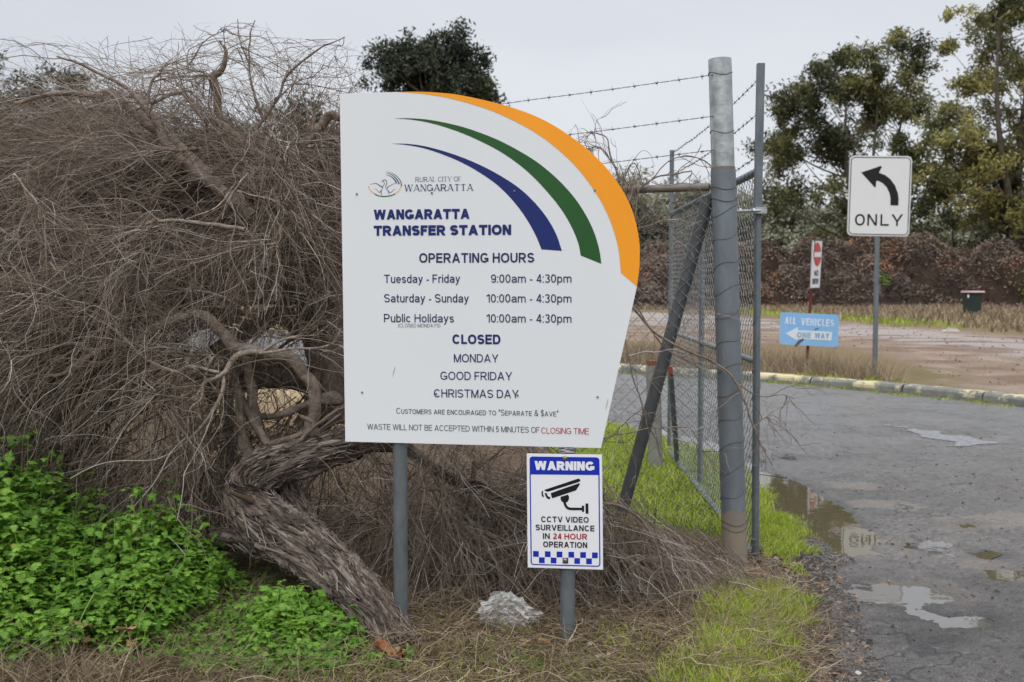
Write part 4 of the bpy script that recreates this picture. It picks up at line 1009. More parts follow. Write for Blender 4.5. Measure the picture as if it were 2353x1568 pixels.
a = rng.normal(size=(n, 3)) * np.array((1, .7, .38)); a /= np.linalg.norm(a, axis=1, keepdims=True)
ln = rng.uniform(.3, 1.3, n) 
t = np.linspace(-.5, .5, 5)
c = np.stack([x, y, z], 1)
bend = rng.normal(size=(n, 3)) * .22
Pp = c[:, None] + (a * ln[:, None])[:, None] * t[None, :, None] + (bend * ln[:, None])[:, None] * (t ** 2)[None, :, None]
V, f = tubes(Pp, (rng.uniform(.006, .018, n))[:, None] * np.ones(5), 3)
zone = heap_h(x, y, True)[1]
tn = np.clip(.22 + .45 * zone + .18 * rng.normal(size=n), 0, 1)
hs = mesh_obj('sticks', V, f, mat('heap_sticks', ONE, (.7, .7, .7), 2, .95, tint=((0, (.04, .03, .026)), (.4, (.16, .11, .08)), (.7, (.24, .16, .115)), (1, (.42, .33, .26)))), heap, False, np.repeat(tn, 15)); hs['kind'] = 'stuff'
n = 66000
x = rng.uniform(-2.5, 46, n); y = rng.uniform(56.2, 68.5, n); z = heap_h(x, y) + rng.normal(size=n) * .10 + .05
a, b = rot_frames(n, rng); V, f = leaf_quads(np.stack([x, y, z], 1), a, b, rng.uniform(.05, .16, n), .05)
u = 1176.5 + x / y * F; v = 650 - (z - H) / y * F
og = np.zeros(n)
for cx, cy, rx, ry in ((1770, 640, 40, 45), (1790, 700, 45, 14), (2290, 650, 75, 45), (2330, 610, 45, 30), (1940, 558, 30, 12), (2040, 600, 30, 40), (2180, 610, 40, 25), (2225, 565, 30, 15), (1480, 640, 30, 30), (1560, 670, 30, 20)):
    og = np.maximum(og, np.exp(-((u - cx) / rx) ** 2 - ((v - cy) / ry) ** 2))
tz = heap_h(x, y, True)[1]; tn = np.clip(-.04 + .42 * (tz * 7.3 % 1) + .07 * (tz > .82) + .09 * rng.normal(size=n) + .42 * og * (rng.random(n) < .85), 0, .90)
gr = np.exp(-((u - 2030) / 14) ** 2 - ((v - 640) / 18) ** 2) + np.exp(-((u - 2350) / 22) ** 2 - ((v - 655) / 45) ** 2)
tn = np.where(gr > .4, 1, tn)
hl = mesh_obj('dead_foliage', V, f, mat('heap_leaf', ONE, (.8, .8, .8), 2, .9, tint=((0, (.05, .041, .036)), (.2, (.15, .112, .088)), (.36, (.24, .19, .15)), (.6, (.25, .125, .075)), (.9, (.42, .19, .09)), (.97, (.16, .18, .03)), (1, (.13, .20, .03)))), heap, False, np.repeat(tn, 4)); hl['kind'] = 'stuff'
for k, (p0, p1, r) in enumerate(((P(1990, 500, 73), P(1985, 585, 73), .30), (P(2063, 500, 72), P(2066, 580, 72), .32), (P(2036, 520, 74), P(2034, 585, 74), .2))):
    p1[2] = -.2; tr = empty('tree_trunk', (p1[0], p1[1], 0), ('pale bare trunk showing under the left half of the turn sign', 'pale bare trunk right of the turn sign pole', 'thin bare trunk beside the turn sign pole')[k], 'tree trunk')
    V, Fs = tube(np.linspace(p1, p0 + (0, 0, .5), 6), np.linspace(r * 1.15, r * .85, 6), 12); mesh_obj('trunk', V, Fs, mat('pale_bole', (.30, .24, .20), (.19, .15, .125), 1.5, .9), tr, True)
# ------------------------------------------------------------------ wheelie bin
bb = G(2233, 727.5, .1); bin_ = empty('wheelie_bin', bb, 'dark green wheelie bin with a faded pink lid in front of the brush heap', 'bin')
M_bin = mat('bin_plastic', (.028, .042, .035), (.022, .030, .026), 3, .5)
V, f = box(bb + (0, 0, .53), .60, .68, .92, None, .78); mesh_obj('body', V, f, M_bin, bin_)
V, f = box(bb + (0, 0, .985), .68, .76, .045); mesh_obj('rim', V, f, M_bin, bin_)
V, f = box(bb + (.01, -.02, 1.045), .64, .74, .07, None, 1.08); mesh_obj('lid', V, f, mat('pink_lid', (.50, .30, .31), (.44, .30, .30), 5, .5), bin_)
for s_ in (-1, 1):
    V, Fs = tube(np.array([bb + (s_ * .27, .30, .10), bb + (s_ * .33, .30, .10)]), .10, 16); mesh_obj('wheel', V, Fs, M_black, bin_)
V, Fs = tube(np.array([bb + (-.22, .42, .98), bb + (.22, .42, .98)]), .016, 8); mesh_obj('handle', V, Fs, M_bin, bin_)
V, f = box(bb + (-.33, -.36, .86), .05, .04, .12); mesh_obj('lift_lug', V, f, M_white2, bin_)
lit = empty('litter', G(2185, 764, .1), 'scrap of white rubbish on the dry grass beside the gravel track', 'litter')
V, f = box(G(2185, 764, .1) + (0, 0, .05), .26, .15, .07, None, 1.6); V += RNG.normal(size=V.shape) * .03; mesh_obj('scrap', V, f, mat('dirty_scrap', (.42, .38, .34), None, 9, .8), lit)
tyb = G(1995, 701, .1); ty = empty('trough', tyb, 'low dark grey trough lying at the foot of the brush heap', 'trough')
V, f = box(tyb + (0, 0, .14), 1.5, .7, .30, None, .8); mesh_obj('tub', V, f, mat('grey_tub', (.10, .11, .115), None, 3, .6), ty)
V, f = box(tyb + (0, 0, .295), 1.6, .8, .03); mesh_obj('rim', V, f, mat('grey_rim', (.06, .065, .07), None, 3, .6), ty)

# sandstone block seen through the gap in the branches
bx = P(668, 935, 9.2); bk = empty('sandstone_block', (bx[0], bx[1], 0), 'pale yellow sandstone boulder glimpsed through the gap in the dead branches', 'boulder')
xs_ = np.linspace(-1, 1, 24)
th = np.linspace(0, 2 * pi, 36, endpoint=False); ph = np.linspace(.02, pi / 2 * 1.15, 16)
TH, PH = np.meshgrid(th, ph)
sg = lambda a: np.sign(a) * np.abs(a) ** .55
V = np.stack([sg(np.sin(PH) * np.cos(TH)) * .75, sg(np.sin(PH) * np.sin(TH)) * .4, sg(np.cos(PH)) * .62], -1).reshape(-1, 3)
V += .05 * (fbm(V[:, 0] * 4 + V[:, 2] * 3, V[:, 1] * 4 - V[:, 2] * 2, 3, 3) - .45)[:, None]
i = np.arange(16 * 36).reshape(16, 36)
f = np.stack([i[:-1], np.roll(i[:-1], -1, 1), np.roll(i[1:], -1, 1), i[1:]], -1).reshape(-1, 4)
mesh_obj('stone', V + (bx[0], bx[1], .0), [f, i[0][None]], mat('sandstone', (.42, .32, .195), (.28, .205, .12), 4, .9, .4), bk, True)

# ------------------------------------------------------------------ the fallen dead tree at the left
Z1 = lambda L_: [(x * .3908, y * .3908, d, r) for x, y, d, r in L_]                       # crop 1 -> 2353 px frame
Z2 = lambda L_: [(x * .3646, 551.5 + y * .3646, d, r) for x, y, d, r in L_]
tb_ = P(905, 1500, 4.27); dtree = empty('dead_tree', (tb_[0], tb_[1], 0), 'fallen dead tree with shaggy grey bark and bare arching twigs left of the board', 'dead tree')
def limb_path(L_, n=5):
    q = np.array([np.r_[P(u, v, d), r] for u, v, d, r in L_]); return catmull(q, n)
def bark_tube(q, S, amp, seed, flare=None):
    path, rad = q[:, :3], q[:, 3]
    M = len(path); V, Fq = tubes(path[None], rad[None], S)
    V = V.reshape(M, S, 3)
    cum = np.r_[0, np.cumsum(np.linalg.norm(np.diff(path, axis=0), axis=1))]
    k = np.arange(S)[None] + 0 * cum[:, None]; s = cum[:, None] + 0 * k
    tw = k + s * 5
    nn = np.abs(fbm(tw * .55, s * 5, seed, 4) - .47) * 2.2 + .5 * fbm(tw * .21, s * 2.2, seed + 5, 3)
    ctr = path[:, None]
    V = ctr + (V - ctr) * (1 + amp * (nn - .45))[..., None]
    return V.reshape(-1, 3), Fq
main = limb_path([(965, 1570, 4.08, .094), (925, 1500, 4.13, .080), (862, 1412, 4.26, .084), (800, 1345, 4.40, .096), (722, 1278, 4.48, .103), (640, 1222, 4.58, .104), (578, 1165, 4.66, .098), (572, 1112, 4.70, .084), (632, 1070, 4.72, .080), (715, 1046, 4.76, .074), (800, 1024, 4.82, .062), (870, 1014, 4.90, .046), (930, 1030, 4.95, .032), (985, 1068, 4.95, .022), (1045, 1106, 4.95, .019), (1105, 1116, 4.92, .016), (1160, 1145, 4.9, .014), (1215, 1172, 4.88, .012), (1300, 1178, 4.86, .008)], 12)
V, f = bark_tube(main, 120, .85, 3); mesh_obj('trunk', V, f, M_bark, dtree, True)
# shaggy strips of bark lying along the trunk
rng = np.random.default_rng(5)
def strips(q, n, mb, lmin=.06, lmax=.28, lift=.006, w=.0055):
    path, rad = q[:, :3], q[:, 3]
    cum = np.r_[0, np.cumsum(np.linalg.norm(np.diff(path, axis=0), axis=1))]
    Tn = np.gradient(path, axis=0); Tn /= np.linalg.norm(Tn, axis=1, keepdims=True)
    for _ in range(n):
        ln = rng.uniform(lmin, lmax); s0 = rng.uniform(0, max(.01, cum[-1] - ln)); m = 9
        s = s0 + np.linspace(0, 1, m) * ln
        c = np.stack([np.interp(s, cum, path[:, k]) for k in range(3)], 1); r = np.interp(s, cum, rad)
        T = np.stack([np.interp(s, cum, Tn[:, k]) for k in range(3)], 1)
        A = np.cross(T, (0, 0, 1.)); A /= np.linalg.norm(A, axis=1, keepdims=True) + 1e-9; B = np.cross(T, A)
        a0 = rng.uniform(0, 2 * pi); a = a0 + np.linspace(0, 1, m) * rng.normal() * .55
        peel = np.maximum(0, np.abs(np.linspace(-1, 1, m)) - .55) * rng.uniform(0, .05)
        rr = r * 1.03 + lift * rng.random() + peel
        ww = w * rng.uniform(.5, 1.5) * np.sin(np.linspace(.25, pi - .2, m))
        nrm = A * np.cos(a)[:, None] + B * np.sin(a)[:, None]; tg = -A * np.sin(a)[:, None] + B * np.cos(a)[:, None]
        p0 = c + nrm * rr[:, None] - tg * ww[:, None]; p1 = c + nrm * rr[:, None] + tg * ww[:, None]; p2 = c + nrm * (rr + .0035)[:, None]
        V = np.stack([p0, p2, p1], 1).reshape(-1, 3)
        i = np.arange(m - 1) * 3
        mb.add(V, np.concatenate([np.stack([i, i + 1, i + 4, i + 3], 1), np.stack([i + 1, i + 2, i + 5, i + 4], 1)]), np.clip(.45 + .25 * rng.normal(), 0, 1))
M_strip = mat('bark_strip', ONE, (.7, .7, .7), 20, .95, spec=.1, tint=((0, (.040, .030, .024)), (.5, (.145, .112, .09)), (1, (.35, .30, .26))))
mb = MB(); strips(main[:125], 1150, mb, .05, .30, .008, .0042); strips(main[:125], 160, mb, .12, .38, .012, .011); bs = mb.build('bark_strips', M_strip, dtree); bs['kind'] = 'stuff'
second = limb_path([(640, 1085, 4.80, .06), (655, 1130, 4.80, .062), (705, 1215, 4.72, .06), (780, 1300, 4.62, .058), (850, 1375, 4.52, .06), (900, 1450, 4.42, .062), (925, 1510, 4.36, .06)], 10)
V, f = bark_tube(second, 56, .5, 9); mesh_obj('stem', V, f, M_bark, dtree, True)
low = limb_path([(440, 1222, 4.95, .034), (490, 1232, 4.85, .045), (545, 1238, 4.75, .055), (610, 1250, 4.65, .06)], 8)
V, f = bark_tube(low, 44, .5, 13); mesh_obj('stem', V, f, M_bark, dtree, True)
mb = MB(); strips(second, 330, mb, .05, .2); strips(low, 130, mb, .05, .15); bs = mb.build('bark_strips', M_strip, dtree); bs['kind'] = 'stuff'
stub = limb_path([(580, 1152, 4.55, .016), (550, 1140, 4.52, .012), (528, 1131, 4.5, .007)], 4)
V, Fs = tube(stub[:, :3], stub[:, 3], 9); mesh_obj('snapped_stub', V, Fs, M_straw, dtree, True)
LIMBS = [
 Z2([(1990, 1300, 4.95, .035), (1978, 1130, 4.9, .032), (1975, 960, 4.88, .031), (1915, 820, 4.88, .030), (1830, 730, 4.87, .030), (1660, 705, 4.85, .029), (1510, 690, 4.84, .028), (1410, 590, 4.83, .027), (1330, 510, 4.82, .025), (1210, 480, 4.8, .024), (1080, 510, 4.8, .022), (940, 590, 4.8, .020), (800, 650, 4.8, .018), (590, 715, 4.8, .014), (430, 810, 4.78, .010), (300, 860, 4.75, .006)]),
 Z2([(1080, 515, 4.84, .016), (900, 380, 4.9, .014), (700, 385, 4.9, .012), (620, 378, 4.9, .011), (500, 430, 4.88, .010), (300, 530, 4.86, .008), (100, 630, 4.84, .007), (-80, 720, 4.82, .005)]),
 Z2([(580, 715, 4.8, .013), (500, 660, 4.8, .012), (420, 655, 4.8, .010), (290, 700, 4.8, .009), (180, 745, 4.8, .008), (40, 765, 4.8, .006), (-100, 800, 4.8, .005)]),
 Z2([(1950, 1200, 5.4, .085), (2060, 1000, 5.4, .10), (2050, 850, 5.4, .10), (2020, 650, 5.45, .09), (1990, 480, 5.5, .08), (1900, 300, 5.55, .05), (1800, 150, 5.6, .03), (1640, 20, 5.65, .02), (1450, -80, 5.7, .014)]),
 Z2([(2120, 1150, 5.3, .07), (2110, 900, 5.3, .07), (2130, 650, 5.3, .06), (2110, 450, 5.35, .05), (2150, 200, 5.4, .04), (2120, -100, 5.4, .03), (2060, -400, 5.4, .02), (2000, -620, 5.4, .012)]),
 Z2([(1620, 1180, 5.0, .028), (1600, 950, 5.0, .026), (1560, 800, 5.0, .022), (1500, 640, 5.0, .020), (1440, 500, 5.0, .014)]),
 Z2([(1580, 1420, 4.9, .030), (1520, 1260, 4.9, .028), (1510, 1000, 4.92, .018), (1500, 900, 4.95, .012)]),
 Z2([(1690, 1290, 4.9, .020), (1600, 1160, 4.95, .020), (1530, 1010, 5.0, .018), (1480, 850, 5.05, .014)]),
 Z2([(2160, 980, 5.1, .04), (2080, 1010, 5.1, .034), (1990, 1030, 5.1, .028), (1850, 1080, 5.1, .02), (1600, 1120, 5.1, .012)]),
 Z2([(1340, 720, 5.3, .04), (1700, 480, 5.5, .05), (1900, 560, 5.5, .06)]), Z2([(1250, 900, 5.3, .05), (1600, 800, 5.5, .06), (1900, 850, 5.5, .06)]), Z2([(1300, 1000, 5.3, .03), (1700, 870, 5.4, .05), (1980, 900, 5.5, .06)]),
 Z2([(1700, 1290, 4.8, .016), (1870, 1240, 4.75, .016), (1980, 1160, 4.75, .014), (1890, 1110, 4.76, .008)]), Z2([(1650, 1350, 4.7, .010), (1860, 1290, 4.7, .010), (2000, 1160, 4.72, .009), (2140, 1060, 4.75, .008)]),
 Z1([(2010, 690, 5.2, .022), (1920, 690, 5.2, .022), (1870, 750, 5.2, .022), (1830, 810, 5.2, .022), (1780, 860, 5.2, .021), (1770, 960, 5.2, .020), (1740, 1060, 5.2, .02), (1790, 1300, 5.2, .03)]), Z1([(1830, 820, 5.2, .016), (1960, 815, 5.2, .016), (2050, 860, 5.2, .014)]),
 Z1([(1300, 1110, 5.2, .032), (1100, 920, 5.2, .030), (900, 730, 5.2, .028), (720, 590, 5.2, .024), (600, 550, 5.2, .018), (480, 560, 5.2, .015), (300, 550, 5.15, .012), (80, 600, 5.1, .008)]),
 Z1([(1480, 1280, 5.1, .036), (1290, 1120, 5.1, .034), (1110, 980, 5.1, .030), (960, 800, 5.1, .024), (860, 650, 5.1, .016), (740, 520, 5.1, .010), (500, 380, 5.1, .007), (340, 335, 5.1, .004)]),
 Z1([(1640, 970, 5.2, .028), (1500, 900, 5.2, .026), (1430, 840, 5.2, .022), (1300, 720, 5.2, .018), (1200, 690, 5.2, .015), (1060, 560, 5.2, .010), (900, 600, 5.2, .007)]),
 Z1([(1280, 700, 5.3, .024), (1275, 560, 5.3, .022), (1260, 470, 5.3, .020), (1310, 400, 5.3, .016), (1330, 310, 5.3, .010), (1290, 240, 5.3, .005)]), Z1([(1265, 460, 5.3, .012), (1225, 440, 5.3, .008), (1200, 455, 5.3, .004)]),
 Z1([(1500, 860, 5.0, .012), (1510, 760, 5.0, .010), (1560, 680, 5.0, .009), (1640, 560, 5.0, .007), (1700, 430, 5.0, .006), (1850, 310, 5.0, .005), (1960, 250, 5.0, .003), (2030, 220, 5.0, .002)]),
 Z1([(1545, 700, 5.0, .008), (1500, 560, 5.0, .007), (1470, 450, 5.0, .005), (1465, 330, 5.0, .004), (1480, 200, 5.0, .003), (1500, 120, 5.0, .002)]), Z1([(1465, 380, 5.0, .004), (1410, 240, 5.0, .003), (1395, 110, 5.0, .002)]),
 Z1([(860, 650, 5.0, .008), (880, 520, 5.0, .007), (940, 430, 5.0, .006), (1090, 400, 5.0, .005), (1200, 250, 5.0, .003), (1330, 170, 5.0, .002)]),
 Z1([(1190, 1450, 5.3, .030), (1195, 1290, 5.3, .028), (1120, 1190, 5.3, .026), (1040, 1090, 5.3, .024)]), Z1([(1200, 920, 5.0, .010), (1180, 880, 5.0, .010), (1090, 885, 5.0, .009), (960, 880, 5.0, .008), (820, 850, 5.0, .005)]),
 Z1([(1440, 1350, 4.7, .010), (1300, 1325, 4.7, .010), (1100, 1310, 4.7, .009), (930, 1300, 4.7, .008), (800, 1350, 4.7, .006), (640, 1440, 4.7, .005), (450, 1530, 4.7, .004)]), Z1([(910, 1285, 4.68, .009), (880, 1380, 4.68, .007), (840, 1470, 4.68, .006), (810, 1560, 4.68, .004)]),
]
SILVER = [
 Z2([(1660, 708, 4.80, .013), (1520, 712, 4.78, .015), (1450, 780, 4.76, .014), (1400, 840, 4.75, .013), (1300, 890, 4.74, .010), (1250, 960, 4.72, .007), (1180, 1020, 4.70, .004)]), Z2([(1405, 850, 4.75, .011), (1405, 950, 4.74, .009), (1330, 1100, 4.73, .008), (1200, 1250, 4.72, .006), (1050, 1380, 4.72, .003)]),
 Z2([(1380, 835, 4.74, .008), (1200, 800, 4.7, .008), (1085, 830, 4.7, .008), (900, 735, 4.68, .007), (740, 580, 4.68, .0065), (735, 530, 4.68, .006), (670, 440, 4.68, .005), (640, 395, 4.68, .004), (660, 372, 4.68, .003)]),
 Z2([(1290, 880, 4.74, .007), (1320, 780, 4.72, .006), (1345, 715, 4.72, .004), (1200, 740, 4.7, .003)]), Z2([(1280, 900, 4.72, .006), (1270, 1000, 4.7, .005), (1200, 1060, 4.7, .004), (1180, 1200, 4.7, .003), (1160, 1400, 4.7, .002)]),
 Z2([(1650, 705, 4.78, .009), (1740, 650, 4.77, .008), (1850, 610, 4.77, .006), (1980, 600, 4.77, .003)]), Z2([(1640, 715, 4.76, .008), (1850, 690, 4.75, .007), (2000, 680, 4.75, .006), (2110, 640, 4.75, .005), (2145, 560, 4.75, .003)]),
 Z2([(1085, 835, 4.68, .005), (1060, 880, 4.68, .004), (950, 980, 4.68, .003), (900, 1100, 4.68, .002)]), Z2([(1640, 370, 4.8, .004), (1720, 40, 4.8, .0035), (1640, -60, 4.8, .003)]),
 Z1([(80, 1060, 4.6, .002), (85, 1020, 4.6, .003), (160, 1120, 4.6, .004), (215, 1190, 4.6, .004), (240, 1235, 4.6, .004), (330, 1270, 4.6, .003)]),
 Z1([(1350, 1200, 4.75, .006), (1380, 1120, 4.75, .005), (1500, 1150, 4.75, .004), (1700, 1210, 4.75, .003)]), Z1([(1370, 1100, 4.75, .005), (1280, 1210, 4.75, .004), (1100, 1290, 4.75, .003)]), Z1([(1460, 1020, 4.75, .006), (1400, 1100, 4.75, .005), (1340, 1190, 4.75, .004), (1310, 1290, 4.75, .003)]),
 Z1([(1830, 1260, 4.8, .006), (1960, 1360, 4.8, .005), (2060, 1370, 4.8, .004)]), Z1([(1650, 1330, 4.72, .006), (1640, 1420, 4.72, .005), (1560, 1440, 4.72, .004), (1520, 1380, 4.72, .003)]),
]
seg = []
def wobbly(q, rng, amp):
    n = len(q); s = np.arange(n)
    for ax in range(3): q[:, ax] += amp * (fbm(s * .23, s * 0 + rng.random() * 99, 7, 3) - .44) * smooth(0, 3, s)
    return q
for L_ in LIMBS:
    big = max(r for *_, r in L_) > .024
    q = wobbly(limb_path(L_, 6), rng, .05 if big else .018)
    V, f = bark_tube(q, 18 if big else 8, .45 if big else .2, int(rng.integers(99)))
    mesh_obj('branch', V, f, M_limb, dtree, True, np.full(len(V), .45 + .3 * rng.random())); seg.append(q)
for L_ in SILVER:
    q = wobbly(limb_path(L_, 5), rng, .018)
    V, f = bark_tube(q, 6, .15, int(rng.integers(99))); mesh_obj('silver_branch', V, f, M_limb, dtree, True, np.full(len(V), 1.0)); seg.append(q)

def unit(a): return a / (np.linalg.norm(a, axis=-1, keepdims=True) + 1e-9)
def bez(S, C, E, M): 
    t = np.linspace(0, 1, M)[None, :, None]
    return (1 - t) ** 2 * S[:, None] + 2 * t * (1 - t) * C[:, None] + t * t * E[:, None]
def wig(N, M, L_, amp, rng, kmax=2):
    amp = amp * .62
    t = np.linspace(0, 1, M)
    o = np.zeros((N, M, 3))
    for k in range(1, kmax + 1):
        a = rng.normal(size=(N, 1, 3)) / k ** 1.1; p = rng.uniform(0, 2 * pi, (N, 1, 3))
        o += a * (np.sin(k * 2.4 * t[None, :, None] * pi / 2 * 1.6 + p) - np.sin(p))
    return o * (amp * L_)[:, None, None]
def sprout(par, n, L0, L1, spread, droop, M, rng, tmin=.15, bias=None, wamp=.035):
    N0, M0, _ = par.shape
    k = rng.integers(N0, size=n); t = tmin + (1 - tmin) * rng.random(n) ** .8
    fi = t * (M0 - 1.001); i = fi.astype(int); fr = (fi - i)[:, None]
    S = par[k, i] * (1 - fr) + par[k, i + 1] * fr
    T = unit(par[k, i + 1] - par[k, i])
    d = unit(T + spread * rng.normal(size=(n, 3)) + (0 if bias is None else np.asarray(bias)))
    Ln = rng.uniform(L0, L1, n)
    tt = np.linspace(0, 1, M)[None, :, None]
    Pp = S[:, None] + d[:, None] * (Ln[:, None, None] * tt) + np.array((0, 0, -1.)) * (droop * Ln * (.4 + rng.random(n)))[:, None, None] * tt ** 2 + wig(n, M, Ln, wamp, rng)
    return Pp
def taper(n, M, r0, r1, rng, var=.35): 
    return (r0 * (1 + var * rng.normal(size=n)).clip(.4, 2))[:, None] * np.linspace(1, r1 / r0, M)[None]
def emit(groups, name, m, parent, rng, S=3):
    mb = MB()
    for Pp, R, tn in groups:
        g = ground_z(Pp[..., 0].ravel(), Pp[..., 1].ravel()).reshape(Pp.shape[:2]) + .004
        Pp[..., 2] = np.maximum(Pp[..., 2], g)
        V, f = tubes(Pp, R, S); mb.add(V, f, np.repeat(tn, Pp.shape[1] * S))
    o = mb.build(name, m, parent, True); o['kind'] = 'stuff'; return o
rng = np.random.default_rng(77)
FENCE_Y = lambda x: FO[1] + (FO[0] - x) * math.tan(radians(21)) - .12
def clampf(Pp):
    Pp[..., 1] = np.minimum(Pp[..., 1], FENCE_Y(Pp[..., 0]))
    return Pp
# --- first order: long arching sprays leaving the hub, sweeping left and drooping
def spray(n, s0, s1, e0, e1, lift):
    """boughs that leave one crown of the fallen tree and sweep to another place; corners as (u, v, depth)"""
    f = lambda a, b: np.array([P(a[0] + (b[0] - a[0]) * r[0], a[1] + (b[1] - a[1]) * r[1], a[2] + (b[2] - a[2]) * r[2]) for r in rng.random((n, 3))])
    S, E = f(s0, s1), f(e0, e1)
    C_ = S * .5 + E * .5; C_[:, 2] = np.maximum(S[:, 2], E[:, 2]) + rng.uniform(lift[0], lift[1], n)
    return S, C_, E
SPR = [spray(70, (560, 330, 5.3), (800, 480, 5.7), (-150, 260, 5.2), (420, 420, 6.0), (.02, .22)), spray(80, (600, 420, 5.2), (800, 560, 5.6), (-150, 400, 5.1), (250, 640, 5.7), (.05, .3)),
       spray(75, (580, 600, 5.1), (790, 700, 5.5), (-150, 640, 5.0), (330, 860, 5.5), (.06, .35)), spray(45, (420, 690, 5.0), (600, 760, 5.3), (-100, 850, 4.9), (250, 1080, 5.3), (.05, .3)),
       spray(45, (560, 300, 5.0), (790, 700, 5.6), (560, 260, 5.0), (780, 650, 5.6), (.02, .25))]
S, Cc, E = (np.concatenate([q[i] for q in SPR]) for i in range(3)); N1 = len(S)
TOPV = np.array([(-3.8, 1.74), (-2.8, 1.84), (-2.3, 1.95), (-1.9, 2.04), (-1.5, 2.12), (-1.15, 2.08), (-.8, 1.96), (-.3, 1.8), (.3, 1.5)])
Cc[:, 2] = np.minimum(Cc[:, 2], np.interp(Cc[:, 0], TOPV[:, 0], TOPV[:, 1]) + .12)
A1 = clampf(bez(S, Cc, E, 16) + wig(N1, 16, np.full(N1, 1.0), .035, rng))
# --- drooping skirt at the lower left, down to the litter
N2 = 190
S = np.stack([rng.uniform(-2.4, -.7, N2), rng.uniform(4.95, 5.5, N2), rng.uniform(.6, 1.4, N2)], 1)
E = S + np.stack([rng.uniform(-1.3, .1, N2), rng.uniform(-.35, .3, N2), -rng.uniform(.45, 1.1, N2)], 1); E[:, 2] = np.maximum(E[:, 2], .06)
E[:, 1] = np.maximum(E[:, 1], 4.85); E[:, 1] = np.where((E[:, 0] > -1.35), np.maximum(E[:, 1], 5.0), E[:, 1])
Cc = (S + E) / 2 + (0, 0, .25)
A1b = clampf(bez(S, Cc, E, 14) + wig(N2, 14, np.full(N2, .8), .035, rng))
# --- upright whips at the top, blown over to the right and left
N3 = 170
S = np.stack([rng.uniform(-3.3, -.35, N3), rng.uniform(4.9, 5.6, N3), np.zeros(N3)], 1); S[:, 2] = np.interp(S[:, 0], TOPV[:, 0], TOPV[:, 1]) - rng.uniform(.3, .6, N3)
E = S + np.stack([rng.uniform(-.75, .65, N3), rng.uniform(-.3, .3, N3), rng.uniform(.16, .42, N3)], 1)
E[:, 0] = np.minimum(E[:, 0], -.62)
Cc = S * .55 + E * .45; Cc[:, 2] = E[:, 2] + rng.uniform(.0, .12, N3)
A1c = bez(S, Cc, E, 14) + wig(N3, 14, np.full(N3, .6), .03, rng)
# hidden gap where the block shows
LB = [q[:, :3] for q in seg]
LBr = np.stack([q[np.linspace(0, len(q) - 1, 16).astype(int)] for q in LB])
par = np.concatenate([A1, LBr[:26], LBr[:26]])
lo2 = sprout(A1, 2500, .30, .95, .32, .24, 12, rng, .1, (-.08, 0, .06), .045)
lo2b = sprout(np.concatenate([A1b[:, :14]]), 1300, .25, .7, .50, .24, 12, rng, .15, None, .06)
lo2c = sprout(A1c, 760, .15, .42, .30, .45, 12, rng)
lo2d = sprout(LBr, 1300, .22, .75, .6, .2, 12, rng, .2, None, .07)
lo3 = sprout(clampf(lo2), 17000, .15, .55, .42, .22, 8, rng, .12, None, .045)
lo3b = sprout(lo2b, 9000, .12, .45, .48, .22, 8, rng, .15, None, .045)
lo3c = sprout(lo2c, 2600, .10, .3, .4, .4, 8, rng)
lo3d = sprout(lo2d, 6500, .10, .40, .55, .2, 8, rng, .15, None, .06)
def filt(Pp):
    """Keep the twigs out of the sign board, the clearing that shows the stone block, and above the outline of the tangle."""
    x, y, z = Pp[..., 0], Pp[..., 1], Pp[..., 2]
    behind_board = ((x > -.78) & (y < 4.30)).any(1)
    u = 1176.5 + x / y * F; v = 650 - (z - H) / y * F
    hole = ((np.abs(u - 668) < 75) & (np.abs(v - 925) < 34)).any(1) & (RNG.random(len(Pp)) < .45)
    front = ((u > 520) & (u < 790) & (v > 985) & (v < 1330) & (y < 4.85)).any(1) & (RNG.random(len(Pp)) < .93)
    void = ((u > 545) & (u < 800) & (v > 775) & (v < 985) & (y < 5.35)).sum(1) > 2
    void &= RNG.random(len(Pp)) < .66
    void2 = (((u > 450) & (u < 800) & (v > 690) & (v < 830) & (y < 5.15)).sum(1) > 3) & (RNG.random(len(Pp)) < .45)
    dark = ((np.minimum(np.hypot((u - 490) / 110, (v - 480) / 50), np.hypot((u - 300) / 80, (v - 1000) / 40)) < 1) & (y < 5.6)).any(1) & (RNG.random(len(Pp)) < .72)
    high = ((v < 60) | ((u > 860) & (v < 214)) | ((v < 92) & (np.abs(u - 520) > 120))).any(1)
    return ~(behind_board | hole | front | void | void2 | dark | high)
def pack(Pp, r0, r1, base, var=.2, filt_=True):
    if filt_: Pp = Pp[filt(Pp)]
    n = len(Pp); tn = np.clip(base + var * rng.normal(size=n), 0, 1)
    tn = np.where(rng.random(n) < .07, .85 + .15 * rng.random(n), tn)
    return Pp, taper(n, Pp.shape[1], r0, r1, rng), tn
emit([pack(A1, .0055, .002, .45), pack(A1b, .0055, .002, .42), pack(A1c, .0032, .001, .42)], 'boughs', M_twig, dtree, rng, 4)
emit([pack(lo2, .0027, .0010, .42), pack(lo2b, .0024, .0010, .40), pack(lo2c, .0018, .0008, .45), pack(lo2d, .0026, .0010, .48)], 'twigs', M_twig, dtree, rng)
emit([pack(lo3, .0012, .0006, .45), pack(lo3b, .0012, .0006, .42), pack(lo3c, .0011, .0006, .42), pack(lo3d, .0013, .0006, .48)], 'fine_twigs', M_twig, dtree, rng)

